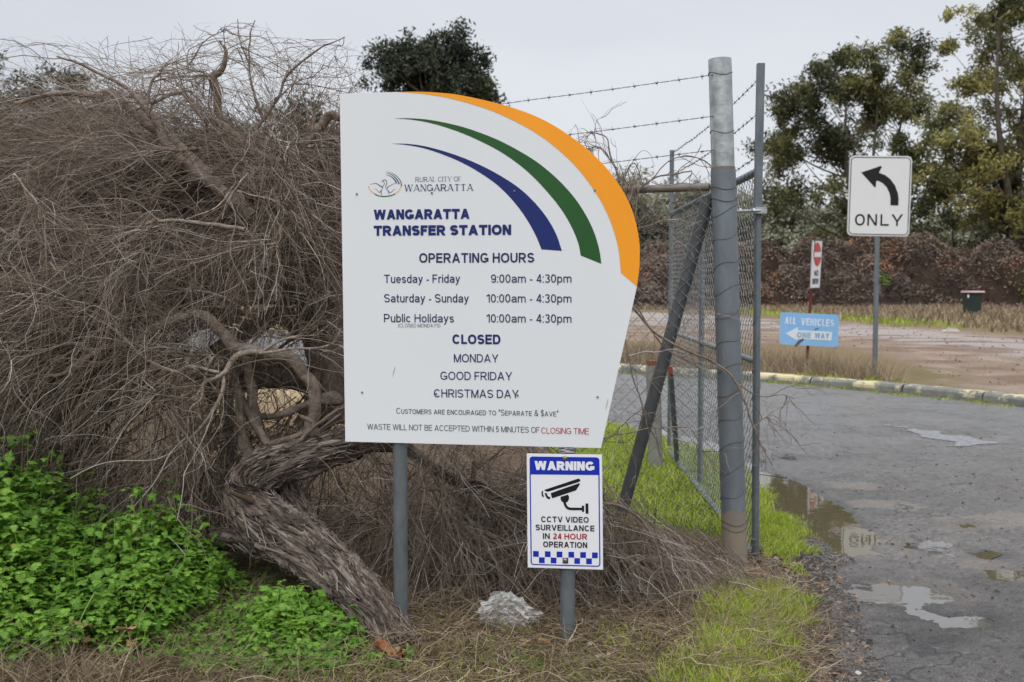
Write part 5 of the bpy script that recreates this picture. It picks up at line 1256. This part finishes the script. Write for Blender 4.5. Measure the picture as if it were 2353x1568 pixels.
# ------------------------------------------------------------------ second tangle: low dead shrub behind the boards, spilling round the corner post
sb = np.array((.15, 5.0, 0)); shrub = empty('dead_shrub', sb, 'low brown tangle of dead twigs under the board, spilling towards the corner post', 'dead shrub')
N1 = 170
S = np.stack([rng.uniform(-.75, .75, N1), rng.uniform(4.85, 5.35, N1), rng.uniform(.15, .95, N1)], 1)
S[:, 2] = np.minimum(S[:, 2], 1.05 - .75 * np.maximum(0, S[:, 0]))
E = np.stack([S[:, 0] + rng.uniform(-.5, .95, N1), rng.uniform(4.6, 5.3, N1), rng.uniform(.03, .25, N1)], 1); E[:, 0] = np.minimum(E[:, 0], 1.10)
Cc = (S + E) / 2 + np.stack([0 * S[:, 0], 0 * S[:, 0], rng.uniform(.05, .3, N1)], 1)
B1 = clampf(bez(S, Cc, E, 14) + wig(N1, 14, np.full(N1, .6), .05, rng))
EXTRA = [limb_path([(1220, 1172, 4.88, .010), (1400, 1160, 4.86, .008), (1480, 1200, 4.84, .006), (1560, 1290, 4.8, .004), (1620, 1340, 4.78, .002)], 5), limb_path([(985, 1068, 4.95, .012), (1020, 1140, 4.95, .010), (1055, 1200, 4.93, .008), (1080, 1290, 4.9, .005)], 5),
         limb_path([(1090, 1060, 5.0, .012), (1085, 1130, 5.0, .010), (1060, 1190, 5.0, .006)], 5), limb_path([(1110, 1365, 4.75, .012), (1098, 1300, 4.75, .011), (1105, 1250, 4.75, .008)], 4), limb_path([(1180, 1420, 4.6, .004), (1085, 1345, 4.65, .011), (1000, 1440, 4.6, .010)], 5)]
for q in EXTRA:
    q = wobbly(q, rng, .04); V, f = bark_tube(q, 8, .2, 3); mesh_obj('branch', V, f, M_limb, shrub, True, np.full(len(V), .4 + .35 * rng.random()))
b2 = clampf(sprout(B1, 1700, .25, .7, .40, .25, 10, rng, .05))
b3 = clampf(sprout(b2, 11000, .12, .42, .5, .2, 8, rng, .15, None, .06))
def keep_front(Pp):
    x, y, z = Pp[..., 0], Pp[..., 1], Pp[..., 2]
    lim = np.interp(x, [-1, .2, .45, .75, 1.0, 1.4], [1.10, .85, .52, .32, .20, .10])
    return Pp[(y > 4.28).all(1) & (z < lim + .06 * RNG.random(x.shape)).all(1) & (x < 1.5).all(1)]
B1, b2, b3 = keep_front(B1), keep_front(b2), keep_front(b3)
emit([pack(B1, .0032, .0012, .36, .2, False), pack(b2, .0018, .0008, .38, .2, False)], 'twigs', M_twig, shrub, rng)
emit([pack(b3, .0010, .0006, .40, .2, False)], 'fine_twigs', M_twig, shrub, rng)
# creeper of dead twigs caught in the mesh beside the board
cr0 = P(1470, 700, 5.25); creep = empty('dead_creeper', (cr0[0], cr0[1], 0), 'thin dead creeper stems caught in the mesh and barbed wire right of the board', 'dead creeper')
CR = [[(1440, 690, 5.2, .006), (1500, 760, 5.2, .006), (1560, 800, 5.15, .006), (1640, 830, 5.1, .006), (1690, 880, 5.05, .006), (1712, 930, 5.0, .005), (1740, 1000, 4.98, .004), (1775, 1070, 4.95, .002)], [(1690, 880, 5.05, .004), (1745, 910, 5.05, .003), (1800, 905, 5.05, .0015), (1830, 930, 5.05, .001)],
      [(1735, 980, 4.98, .003), (1765, 960, 4.98, .002), (1790, 1000, 4.98, .001)], [(1460, 700, 5.2, .005), (1520, 790, 5.2, .004), (1600, 835, 5.2, .003)], [(1436, 780, 5.25, .004), (1450, 850, 5.25, .004), (1478, 930, 5.25, .004), (1470, 985, 5.25, .003), (1440, 1020, 5.25, .002)],
      [(1475, 940, 5.25, .003), (1440, 970, 5.25, .002), (1410, 1000, 5.25, .001)], [(1450, 420, 5.3, .007), (1462, 480, 5.3, .006), (1440, 540, 5.3, .005), (1470, 600, 5.3, .004), (1450, 680, 5.3, .003)], [(1430, 520, 5.3, .006), (1480, 520, 5.3, .005), (1530, 500, 5.3, .004)],
      [(1425, 430, 5.3, .007), (1410, 380, 5.28, .006), (1395, 320, 5.28, .004), (1360, 305, 5.28, .003), (1340, 330, 5.28, .002)], [(1410, 380, 5.28, .004), (1380, 340, 5.28, .003), (1350, 345, 5.28, .002)], [(1465, 440, 5.3, .006), (1500, 410, 5.3, .005), (1560, 400, 5.3, .004), (1590, 395, 5.3, .003), (1560, 430, 5.3, .002)],
      [(1500, 410, 5.3, .004), (1540, 370, 5.3, .003), (1600, 360, 5.28, .003), (1640, 380, 5.27, .0015)], [(1380, 1010, 5.1, .003), (1480, 985, 5.1, .003), (1580, 985, 5.1, .003), (1610, 1030, 5.1, .002), (1650, 1090, 5.1, .001)]]
cp = []
for L_ in CR:
    q = wobbly(limb_path(L_, 6), rng, .03); V, f = bark_tube(q, 6, .15, 3); mesh_obj('stem', V, f, M_limb, creep, True, np.full(len(V), .5 + .3 * rng.random())); cp.append(q[np.linspace(0, len(q) - 1, 12).astype(int), :3])
c2 = sprout(np.stack(cp), 130, .08, .32, .7, .12, 9, rng, .1, None, .05); c3 = sprout(c2, 190, .05, .2, .8, .1, 8, rng, .1, None, .05)
hub = np.stack([wobbly(limb_path([(1400 + 60 * rng.random(), 380 + 200 * rng.random(), 5.28, .002), (1400 + 80 * rng.random(), 340 + 250 * rng.random(), 5.28, .002), (1420 + 110 * rng.random(), 360 + 250 * rng.random(), 5.3, .002)], 6), rng, .05)[:12, :3] for _ in range(40)])
emit([pack(c2, .0020, .0009, .42, .2, False), pack(c3, .0012, .0007, .42, .2, False), pack(hub, .0020, .001, .45, .2, False)], 'fine_twigs', M_twig, creep, rng)

# ------------------------------------------------------------------ green parsley-like weeds
def blades(name, label, cat_, region, n, h0, h1, m, seed, w=.0016, lean=.35, tone=.5, ptone=.25, dens=.6, droop=.4, M=4, zf=None):
    rng = np.random.default_rng(seed)
    rg = np.array(region, float)[:, :2]; lo, hi = rg.min(0), rg.max(0)
    q = lo + (hi - lo) * rng.random((n * 4, 2)); d = sdf(q[:, 0], q[:, 1], rg)
    keep = d + (.35 if dens is None else dens) * (fbm(q[:, 0] * 4, q[:, 1] * 4, seed, 3) - .46) < 0
    q = q[keep][:n]; n = len(q)
    z = (zf or gz)(q[:, 0], q[:, 1])
    tuft = fbm(q[:, 0] * 5, q[:, 1] * 5, seed + 3, 3)
    ln = rng.uniform(h0, h1, n) * (.5 + 1.1 * tuft)
    az = rng.uniform(0, 2 * pi, n); ld = np.stack([np.cos(az), np.sin(az), 0 * az], 1) * (lean * np.abs(rng.normal(size=n)))[:, None]
    d0 = unit(ld + (0, 0, 1.))
    t = np.linspace(0, 1, M)[None, :, None]
    Pp = np.c_[q, z - .004][:, None] + d0[:, None] * ln[:, None, None] * t + (unit(ld + 1e-6) * droop - np.array((0, 0, .25 * droop)))[:, None] * ln[:, None, None] * t ** 2 * .6
    sd_ = np.cross(d0, rng.normal(size=(n, 3))); sd_ = unit(sd_)
    ww = (w * rng.uniform(.7, 1.5, n))[:, None] * np.array([1, .95, .6, .08][:M] if M == 4 else np.linspace(1, .1, M))[None]
    A_ = Pp - sd_[:, None] * ww[..., None]; B_ = Pp + sd_[:, None] * ww[..., None]
    V = np.stack([A_, B_], 2).reshape(-1, 3); i = np.arange(n * M * 2).reshape(n, M, 2)
    f = np.stack([i[:, :-1, 0], i[:, :-1, 1], i[:, 1:, 1], i[:, 1:, 0]], -1).reshape(-1, 4)
    tn = np.clip(tone + ptone * rng.normal(size=n) + .5 * (tuft - .45), 0, 1)
    return tag(mesh_obj(name, V, f, m, None, False, np.repeat(tn, M * 2)), label, cat_, kind='stuff')
def lobed(n=7, depth=.42):
    """one leaflet outline, stalk at the origin, tip at (0, 1)"""
    pts = [(0, 0)]
    side = [(.06, .12), (.34, .10), (.16, .30), (.58, .42), (.20, .50), (.44, .80), (.10, .72), (.0, 1.05)]
    return np.array([(0, 0)] + side + [(-x, y) for x, y in side[-2::-1]])
LEAF1 = lobed()
def weed_patch(name, label, hfun, region, n, size, seed, tone=.5, stems=True):
    rng = np.random.default_rng(seed)
    rg = np.array(region); lo, hi = rg.min(0), rg.max(0)
    q = lo + (hi - lo) * rng.random((n * 3, 2)); q = q[sdf(q[:, 0], q[:, 1], rg) + .35 * (fbm(q[:, 0] * 5, q[:, 1] * 5, seed + 9, 3) - .42) < 0][:n]; n = len(q)
    hmax = hfun(q[:, 0], q[:, 1]); clump = fbm(q[:, 0] * 6, q[:, 1] * 6, seed, 3)
    base = gz(q[:, 0], q[:, 1])
    z = base + hmax * (.50 + 1.15 * (clump - .3)) * (1 - .6 * rng.random(n) ** 2.2)
    pk_ = rng.random(n) < .05; z = np.where(pk_, base + hmax * (.90 + .18 * rng.random(n)) * (.5 + clump), z)
    c = np.stack([q[:, 0], q[:, 1], z], 1)
    az = rng.uniform(0, 2 * pi, n); el = rng.uniform(-.75, .75, n)
    out = np.stack([np.cos(az), np.sin(az), 0 * az], 1); ax = out * np.cos(el)[:, None] + np.array((0, 0, 1.)) * np.sin(el)[:, None]
    sd_ = np.stack([-np.sin(az), np.cos(az), 0 * az], 1); up = np.cross(ax, sd_) ; up = np.where(up[:, 2:] < 0, -up, up)
    sz = size * rng.uniform(.6, 1.35, n); rel = np.clip((z - base) / (hmax + 1e-6), 0, 1)
    tn = np.clip(tone - .12 + .30 * (clump - .3) * 2 + .12 * rng.normal(size=n), 0, 1)
    mb = MB(); k = len(LEAF1)
    for ang, s_, f0 in ((0, 1.0, .58), (66, .9, .22), (-66, .9, .22)):
        ca, sa = cos(radians(ang)), sin(radians(ang))
        x = (LEAF1[:, 0] * ca + LEAF1[:, 1] * sa) * s_; y = (-LEAF1[:, 0] * sa + LEAF1[:, 1] * ca) * s_ + f0
        r2 = x * x + y * y; zz = -.30 * r2 + .10 * np.abs(LEAF1[:, 0]) * s_
        V = c[:, None] + sz[:, None, None] * .62 * (ax[:, None] * y[None, :, None] + sd_[:, None] * x[None, :, None] + up[:, None] * zz[None, :, None])
        i = (np.arange(n) * k)[:, None]
        fan = np.concatenate([np.stack([i[:, 0], i[:, 0] + j, i[:, 0] + j + 1], 1) for j in range(1, k - 1)])
        mb.add(V.reshape(-1, 3), fan, np.repeat(np.clip(tn + .06 * rng.normal(size=n), 0, 1), k))
    root = empty(name, (rg[:, 0].mean(), rg[:, 1].mean(), 0), label, 'weeds'); root['kind'] = 'stuff'
    o = mb.build('leaves', M_weed, root); o['kind'] = 'stuff'
    m = min(n, 1400); k_ = rng.permutation(n)[:m]
    p1 = c[k_]; p0 = np.stack([p1[:, 0] + .05 * rng.normal(size=m), p1[:, 1] + .05 * rng.normal(size=m), base[k_] - .01], 1)
    Pp = bez(p0, (p0 + p1) / 2 + .03 * rng.normal(size=(m, 3)), p1, 5); V, f = tubes(Pp, np.full((m, 5), .0022), 3)
    o = mesh_obj('stalks', V, f, M_weed, root, False, np.full(len(V), .55)); o['kind'] = 'stuff'
    return root
def hw1(x, y):
    hx = np.interp(x, [-3.4, -2.6, -2.35, -2.05, -1.85, -1.6, -1.42, -1.28, -1.15], [.88, .86, .78, .50, .36, .50, .36, .20, .08])
    hy = np.interp(y, [3.6, 3.85, 4.2, 4.6, 5.0], [.22, .45, .85, 1.0, .8])
    return hx * hy
reg1 = [(-3.4, 3.50), (-2.2, 3.56), (-1.70, 3.70), (-1.45, 4.00), (-1.28, 4.35), (-1.22, 4.62), (-1.36, 4.85), (-1.7, 4.95), (-2.4, 5.0), (-3.4, 5.1)]
weed_patch('weeds', 'tall bright green parsley-like weeds filling the lower left corner', hw1, reg1, 24000, .037, 51, .5)
def hw2(x, y): return .16 * smooth(.50, .0, np.hypot((x + .88) / 1.0, (y - 4.22) / .8)) + .06
reg2 = [(-1.28, 3.75), (-.62, 3.75), (-.60, 4.05), (-.66, 4.35), (-.80, 4.55), (-1.0, 4.55), (-1.25, 4.30), (-1.35, 4.0)]
weed_patch('weeds', 'lower patch of green weeds at the foot of the leaning trunk', hw2, reg2, 3600, .032, 52, .5)
reg5 = [(-1.75, 3.75), (-1.2, 3.75), (-1.15, 4.3), (-1.0, 4.6), (-.95, 4.95), (-1.3, 5.0), (-1.4, 4.7), (-1.5, 4.2)]
weed_patch('weeds', 'sparse green sprigs in the dry grass between the two weed patches', lambda x, y: .10 + 0 * x, reg5, 650, .032, 57, .5)
blades('dry_grass', 'dry grass under the leaning trunk between the weed patches', 'dry grass', [(-1.7, 3.72), (-1.0, 3.72), (-.7, 4.4), (-.7, 5.0), (-1.35, 5.1), (-1.5, 4.5)], 3500, .05, .18, M_straw, 82, .0011, .9, .5, .25, dens=.5, droop=.8, M=5)
reg3 = [(-.58, 3.80), (-.35, 3.80), (-.28, 3.98), (-.45, 4.1), (-.58, 4.0)]
weed_patch('weeds', 'few small green seedlings on the litter at the bottom centre', lambda x, y: .05 + 0 * x, reg3, 45, .026, 53, .55)
reg4 = [(-.05, 3.80), (.20, 3.80), (.26, 3.95), (.05, 4.0)]
weed_patch('weeds', 'sparse seedlings on the ground left of the right post base', lambda x, y: .03 + 0 * x, reg4, 30, .026, 54, .6)

# ------------------------------------------------------------------ grass, straw, litter, gravel
blades('grass', 'bright green grass verge at the bottom between litter and road', 'grass', VERGE, 13000, .02, .10, M_grass, 61, .0015, .55, .45, .3, dens=1.0)
blades('grass', 'green grass strip between the corner post and the long puddle', 'grass', VERGE2, 12000, .015, .07, M_grass, 62, .0016, .6, .45, .3, dens=1.0)
blades('grass', 'green lawn behind the fence around the bollard', 'grass', BACKG[[0, 1, 2, 3, 4, 5, 6, 7, 8, 9]], 22000, .02, .08, M_grass, 63, .0026, .6, .48, .3, dens=1.2)
blades('dry_grass', 'few pale dry stalks standing in the bottom verge', 'dry grass', VERGE, 1300, .05, .22, M_straw, 64, .0011, .8, .7, .2, droop=.8, M=6)
blades('dry_grass', 'brown dry grass at the bottom left corner in front of the weeds', 'dry grass', [(-2.6, 3.3), (-1.35, 3.3), (-1.32, 3.80), (-1.6, 3.74), (-2.6, 3.66)], 3000, .06, .2, M_straw, 65, .0028, .7, .45, .25, droop=.8, M=6)
KB = [(-3, 25), (1.87, 17.8), (3.83, 16.05), (4.85, 14.95), (5.35, 14.3), (5.55, 15.0), (5.3, 16.6), (3.9, 19.0), (1.5, 21.5), (-3, 29)]
blades('dry_grass', 'tan dry grass growing behind the kerb around the sign poles', 'dry grass', KB, 17000, .12, .42, M_straw, 66, .0045, .45, .55, .25, dens=.9, M=5)
blades('grass', 'low green tufts along the back of the kerb', 'grass', [(3.9, 15.75), (4.9, 14.62), (5.5, 13.9), (5.6, 14.1), (4.6, 15.4)], 900, .03, .09, M_grass, 67, .005, .5, .4, dens=1.2)
kk = catmull(KERB[3:8], 8); kk2 = np.vstack([kk + (-.02, -.02), (kk - (.16, .14))[::-1]])
blades('grass', 'mossy green fringe growing in the gutter below the kerb', 'grass', kk2, 3500, .015, .05, M_grass, 68, .005, .6, .3, .2, dens=.4, zf=lambda x, y: road_z(x, y))
FG = GP([(1300, 716), (1700, 716), (1950, 738), (2150, 748), (2353, 775), (2900, 820), (3000, 745), (2353, 722), (2150, 706), (1700, 700), (1300, 702)])
blades('dry_grass', 'far band of tan dry grass between gravel track and brush heap', 'dry grass', FG, 18000, .12, .40, M_straw, 69, .022, .4, .55, .25, dens=5, M=4)
blades('grass', 'far streaks of green grass along the gravel track', 'grass', GP([(1700, 712), (1950, 728), (2200, 752), (2200, 762), (1950, 742), (1700, 722)]), 1800, .06, .2, M_grass, 70, .02, .4, .3, .2, dens=6)

def scatter(region, n, rng, dens=.5, sd=0):
    rg = np.array(region, float); lo, hi = rg.min(0), rg.max(0)
    q = lo + (hi - lo) * rng.random((n * 4, 2)); keep = sdf(q[:, 0], q[:, 1], rg) + dens * (fbm(q[:, 0] * 3, q[:, 1] * 3, sd, 3) - .46) < 0
    q = q[keep][:n]; return np.c_[q, gz(q[:, 0], q[:, 1])]
rng = np.random.default_rng(90)
LIT = [(-2.6, 3.3), (1.15, 3.4), (1.25, 4.4), (1.35, 5.0), (1.3, 5.6), (.4, 5.6), (-.6, 5.3), (-1.6, 5.2), (-3.2, 5.6), (-3.4, 4.9), (-1.6, 4.6)]
c = scatter(LIT, 12000, rng, .1); n = len(c); az = rng.uniform(0, 2 * pi, n); d = np.stack([np.cos(az), np.sin(az), .18 * rng.normal(size=n) + .12], 1); ln = rng.uniform(.05, .26, n)
t = np.linspace(0, 1, 6)[None, :, None]
Pp = c[:, None] + d[:, None] * ln[:, None, None] * t + wig(n, 6, ln, .08, rng, 3) + np.array((0, 0, .004)) + (rng.random((n, 1, 1)) ** 2 * np.array((0, 0, .05)))
Pp[..., 2] = np.maximum(Pp[..., 2], c[:, None, 2] + .002)
V, f = tubes(Pp, taper(n, 6, .0015, .0008, rng), 3)
blades('grass', 'thin sprinkling of green grass shoots over the littered ground at the bottom', 'grass', [(-1.2, 3.4), (1.1, 3.4), (1.0, 4.4), (.75, 4.6), (.3, 4.3), (-.4, 4.4), (-1.2, 4.6)], 4200, .015, .06, M_grass, 81, .0015, .6, .42, dens=1.3)
tag(mesh_obj('straw_litter', V, f, M_straw, None, False, np.repeat(np.clip(.42 + .27 * rng.normal(size=n), 0, 1), 18)), 'fallen straw and twigs scattered over the brown ground', 'litter', kind='stuff')
SP2 = [(-.6, 3.7), (1.30, 3.7), (1.35, 4.6), (1.6, 5.2), (1.6, 5.9), (1.0, 5.4), (.2, 4.9), (-.4, 4.5)]
c = scatter(SP2, 2600, rng, .3); n = len(c); c[:, 2] += .006
a, b = rot_frames(n, rng); a[:, 2] *= .3; a = unit(a); b = unit(np.cross(np.cross(a, (0, 0, 1.)) * 0 + (0, 0, 1.) + .35 * rng.normal(size=(n, 3)), a))
V, f = leaf_quads(c, a, b, rng.uniform(.006, .028, n), rng.uniform(.003, .009, n)[:, ])
tag(mesh_obj('leaf_litter', V, f, M_leafl, None, False, np.repeat(np.clip(.45 + .28 * rng.normal(size=n), 0, 1), 4)), 'small fallen brown leaves around the post bases', 'leaf litter', kind='stuff')
# gravel: jittered icosahedra
ph = (1 + 5 ** .5) / 2
ICO = np.array([(-1, ph, 0), (1, ph, 0), (-1, -ph, 0), (1, -ph, 0), (0, -1, ph), (0, 1, ph), (0, -1, -ph), (0, 1, -ph), (ph, 0, -1), (ph, 0, 1), (-ph, 0, -1), (-ph, 0, 1)]) / 1.9
ICF = np.array([(0, 11, 5), (0, 5, 1), (0, 1, 7), (0, 7, 10), (0, 10, 11), (1, 5, 9), (5, 11, 4), (11, 10, 2), (10, 7, 6), (7, 1, 8), (3, 9, 4), (3, 4, 2), (3, 2, 6), (3, 6, 8), (3, 8, 9), (4, 9, 5), (2, 4, 11), (6, 2, 10), (8, 6, 7), (9, 8, 1)])
def stones(name, label, c, s0, s1, lo, var, seed, cat_='gravel'):
    rng = np.random.default_rng(seed); n = len(c)
    s = s0 + (s1 - s0) * rng.random(n) ** 3
    V = c[:, None] + (ICO[None] * (1 + .25 * rng.normal(size=(n, 12, 3)))) * s[:, None, None] * np.array((1, 1, .65)) * (1 + .3 * rng.normal(size=(n, 1, 3)))
    f = (ICF[None] + (np.arange(n) * 12)[:, None, None]).reshape(-1, 3)
    return tag(mesh_obj(name, V.reshape(-1, 3), f, M_stone, None, False, np.repeat(np.clip(lo + var * rng.normal(size=n), 0, 1), 12)), label, cat_, kind='stuff')
SH = [(1.05, 3.6), (1.42, 3.6), (1.48, 4.2), (1.62, 4.8), (1.85, 5.6), (1.95, 6.4), (1.8, 6.4), (1.45, 5.6), (1.2, 4.9), (1.1, 4.3)]
c = scatter(SH, 5200, rng, .25); c[:, 2] = np.maximum(c[:, 2], road_full(c[:, 0], c[:, 1])) + .001
stones('gravel', 'loose dark gravel along the broken road edge', c, .003, .013, .35, .25, 5)
c = scatter(SP2, 2400, rng, .3); stones('gravel', 'small brown and orange stones in the litter near the right post', c, .003, .016, .68, .2, 6)
rd = np.c_[rng.uniform(1.6, 5.5, 1500), 3.8 + 7 * rng.random(1500) ** 1.4]; rd = rd[sdf(rd[:, 0], rd[:, 1], ROADP) < -.1]
stones('gravel', 'scattered small stones and crumbs lying on the asphalt', np.c_[rd, road_z(rd[:, 0], rd[:, 1]) + .002], .003, .011, .30, .25, 7)
dq = scatter(DIRTP, 1500, rng, 3.0); dq[:, 2] += .01
stones('gravel', 'loose stones and clods scattered over the red dirt yard', dq, .008, .032, .72, .14, 8)
def rock(label, u, v, s, m, seed):
    rng = np.random.default_rng(seed); c = G(u, v)
    me = bpy.data.meshes.new('rock'); import bmesh
    bm = bmesh.new(); bmesh.ops.create_icosphere(bm, subdivisions=3, radius=1.0)
    for w in bm.verts: 
        p = w.co * 1.6 + Vector((seed * 3.1, seed, 0)); k = 1 + .35 * mnoise.noise(p) + .12 * mnoise.noise(p * 3); w.co = Vector((w.co.x * s[0] * k, w.co.y * s[1] * k, w.co.z * s[2] * k))
    bm.to_mesh(me); bm.free(); me.materials.append(m)
    o = bpy.data.objects.new('rock', me); COL.objects.link(o); o.location = (c[0], c[1], gz(c[0], c[1])[0] + s[2] * .5); return tag(o, label, 'rock')
M_orock = mat('orange_clod', (.32, .17, .09), (.22, .115, .06), 30, .95, .5)
rock('orange clay clod on the right of the corner post base', 1727, 1345, (.055, .04, .035), M_orock, 1)
rock('tan stone below the plastic bag', 1205, 1508, (.03, .025, .02), mat('tan_rock', (.26, .17, .10), (.17, .11, .07), 40, .95, .5), 2)
rock('small brown stone beside the right post base', 1248, 1505, (.025, .02, .016), M_orock, 3)
rock('dark stone on the left part of the bottom verge', 1770, 1420, (.04, .03, .018), mat('dark_rock', (.04, .04, .042), None, 30, .9), 4)
pp0 = P(1648, 1366, 5.05); bt = empty('plastic_pipe', (pp0[0], pp0[1], 0), 'short scrap of white plastic pipe lying left of the corner post base', 'pipe')
e0, e1 = G(1630, 1366, .02), G(1662, 1374, .02); e0[2] += gz(e0[0], e0[1])[0]; e1[2] += gz(e1[0], e1[1])[0]
V, Fs = tube(np.array([e0, e1]), .011, 12); mesh_obj('tube', V, Fs, M_white2, bt, True)

# ------------------------------------------------------------------ crumpled clear plastic bag
bc_ = P(1163, 1450, 4.36); bz = gz(bc_[0], bc_[1])[0]
import bmesh
bm = bmesh.new(); bmesh.ops.create_icosphere(bm, subdivisions=4, radius=1.0)
for w in bm.verts:
    d_ = w.co.normalized(); p = d_ * 2.1
    rid = 0
    for o_, am in ((1, .26), (2.1, .22), (4.3, .09)):
        q = Vector((p.x * o_ + 3, p.y * o_ - 2, p.z * o_ + 7)); rid += am * (abs(mnoise.noise(q)) * 2 - .6)
    k = 1 + rid
    x, y, z = d_.x * k, d_.y * k, d_.z * k
    prof_ = .78 + .22 * math.exp(-((x + .12) / .5) ** 2)
    w.co = Vector((x * .132, y * .085, max(-.01, (z * .55 + .42) * .150 * prof_)))
    w.co.x += random.gauss(0, .0035); w.co.y += random.gauss(0, .0035); w.co.z += random.gauss(0, .003)
    w.co.z += -.02 * max(0, x - .3)
    w.co.z = max(w.co.z, .002 + .004 * mnoise.noise(p * 4))
me = bpy.data.meshes.new('plastic_bag'); bm.to_mesh(me); bm.free()
def bag_mat():
    m = bpy.data.materials.new('clear_plastic'); m.use_nodes = True; t = m.node_tree; b = t.nodes['Principled BSDF']; lk = t.links.new
    b.inputs['Base Color'].default_value = (.78, .77, .75, 1); b.inputs['Roughness'].default_value = .14; b.inputs['Specular IOR Level'].default_value = .8
    tr = t.nodes.new('ShaderNodeBsdfTransparent'); tr.inputs[0].default_value = (.93, .93, .92, 1)
    lw = t.nodes.new('ShaderNodeLayerWeight'); lw.inputs[0].default_value = .45
    mr = t.nodes.new('ShaderNodeMapRange'); mr.inputs[1].default_value = .1; mr.inputs[2].default_value = .9; mr.inputs[3].default_value = .10; mr.inputs[4].default_value = .72
    ms = t.nodes.new('ShaderNodeMixShader')
    lk(lw.outputs['Facing'], mr.inputs[0]); lk(mr.outputs[0], ms.inputs[0]); lk(tr.outputs[0], ms.inputs[1]); lk(b.outputs[0], ms.inputs[2]); lk(ms.outputs[0], t.nodes['Material Output'].inputs[0])
    return m
me.materials.append(bag_mat())
for p_ in me.polygons: p_.use_smooth = False
bag = bpy.data.objects.new('plastic_bag', me); COL.objects.link(bag); bag.location = (bc_[0], bc_[1], bz); bag.rotation_euler = (0, 0, radians(-6))
tag(bag, 'crumpled clear plastic bag lying on the ground between the two posts', 'plastic bag')

# ------------------------------------------------------------------ single leaves and stalks
def curled_leaf(name, label, c, ln, wd, m, seed, az, parent=None):
    rng = np.random.default_rng(seed); n, k = 12, 7
    t = np.linspace(0, 1, n)[:, None]; s = np.linspace(-1, 1, k)[None]
    wv = np.sin(pi * t ** .8) ** .8 * wd * (1 + .35 * np.sin(t * 17 + seed))
    x = s * wv; y = (t - .5) * ln + 0 * s; z = .5 * wd * s ** 2 * (1 + np.sin(t * 6 + seed)) + .35 * ln * (t - .4) ** 2 + .06 * ln * rng.normal(size=(n, k)) * .4
    ca, sa = cos(az), sin(az)
    V = np.stack([x * ca - y * sa, x * sa + y * ca, z + 0 * x], -1).reshape(-1, 3) + c
    i = np.arange(n * k).reshape(n, k); f = np.stack([i[:-1, :-1], i[:-1, 1:], i[1:, 1:], i[1:, :-1]], -1).reshape(-1, 4)
    o = mesh_obj(name, V, f, m, parent, True)
    return tag(o, label, 'leaf') if label else o
lc = G(893, 1548); lz = gz(lc[0], lc[1])[0]
M_dleaf = mat('orange_dead_leaf', (.36, .135, .06), (.25, .09, .045), 18, .7, .2)
curled_leaf('dead_leaf', 'large curled orange-brown leaf at the bottom edge below the trunk', (lc[0], lc[1], lz + .03), .12, .035, M_dleaf, 3, 1.2)
curled_leaf('dead_leaf', 'smaller rust-coloured leaf piece right beside the large orange leaf', (lc[0] + .05, lc[1] - .01, lz + .02), .08, .022, M_dleaf, 5, -.6)
sk = P(306, 1250, 4.35); stalk = empty('dry_stalk', (sk[0], sk[1], 0), 'dry tan weed stalk with shrivelled leaves sticking out of the green weeds', 'dry stalk')
M_tanl = mat('tan_dead_leaf', (.34, .22, .10), (.24, .15, .075), 18, .8)
V, Fs = tube(catmull([P(296, 1290, 4.36), P(301, 1250, 4.35), P(304, 1215, 4.35), P(309, 1175, 4.35)], 4), .0018, 6); mesh_obj('stem', V, Fs, M_tanl, stalk)
for u, v, ln, az, sd_ in ((300, 1275, .055, .4, 1), (306, 1245, .075, 1.0, 2), (312, 1215, .05, 2.2, 3), (318, 1232, .045, .2, 4)):
    curled_leaf('shrivelled_leaf', None, P(u, v, 4.33), ln, .012, M_tanl, sd_, az, stalk)
for k, (u, v, l, sd_) in enumerate(((30, 1530, 'curled dry stalk with a papery tip at the far bottom left', 1), (190, 1530, 'papery dead leaf standing in the brown grass left of centre bottom', 2), (295, 1520, 'pointed pale dead leaf standing in front of the weeds', 3))):
    c_ = G(u, 1560); z_ = gz(c_[0], c_[1])[0]; r_ = empty('dry_stalk', (c_[0], c_[1], z_), l, 'dry stalk')
    V, Fs = tube(catmull([c_ + (0, 0, z_ - .01), c_ + (.01, 0, z_ + .08), c_ + (-.005, 0, z_ + .15)], 4), .0022, 6); mesh_obj('stem', V, Fs, M_tanl, r_)
    curled_leaf('shrivelled_leaf', None, c_ + (0, 0, z_ + .13), .09, .013, M_straw if False else M_tanl, sd_, .4 + k, r_); curled_leaf('shrivelled_leaf', None, c_ + (.015, 0, z_ + .07), .07, .012, M_tanl, sd_ + 5, 2.1 + k, r_)
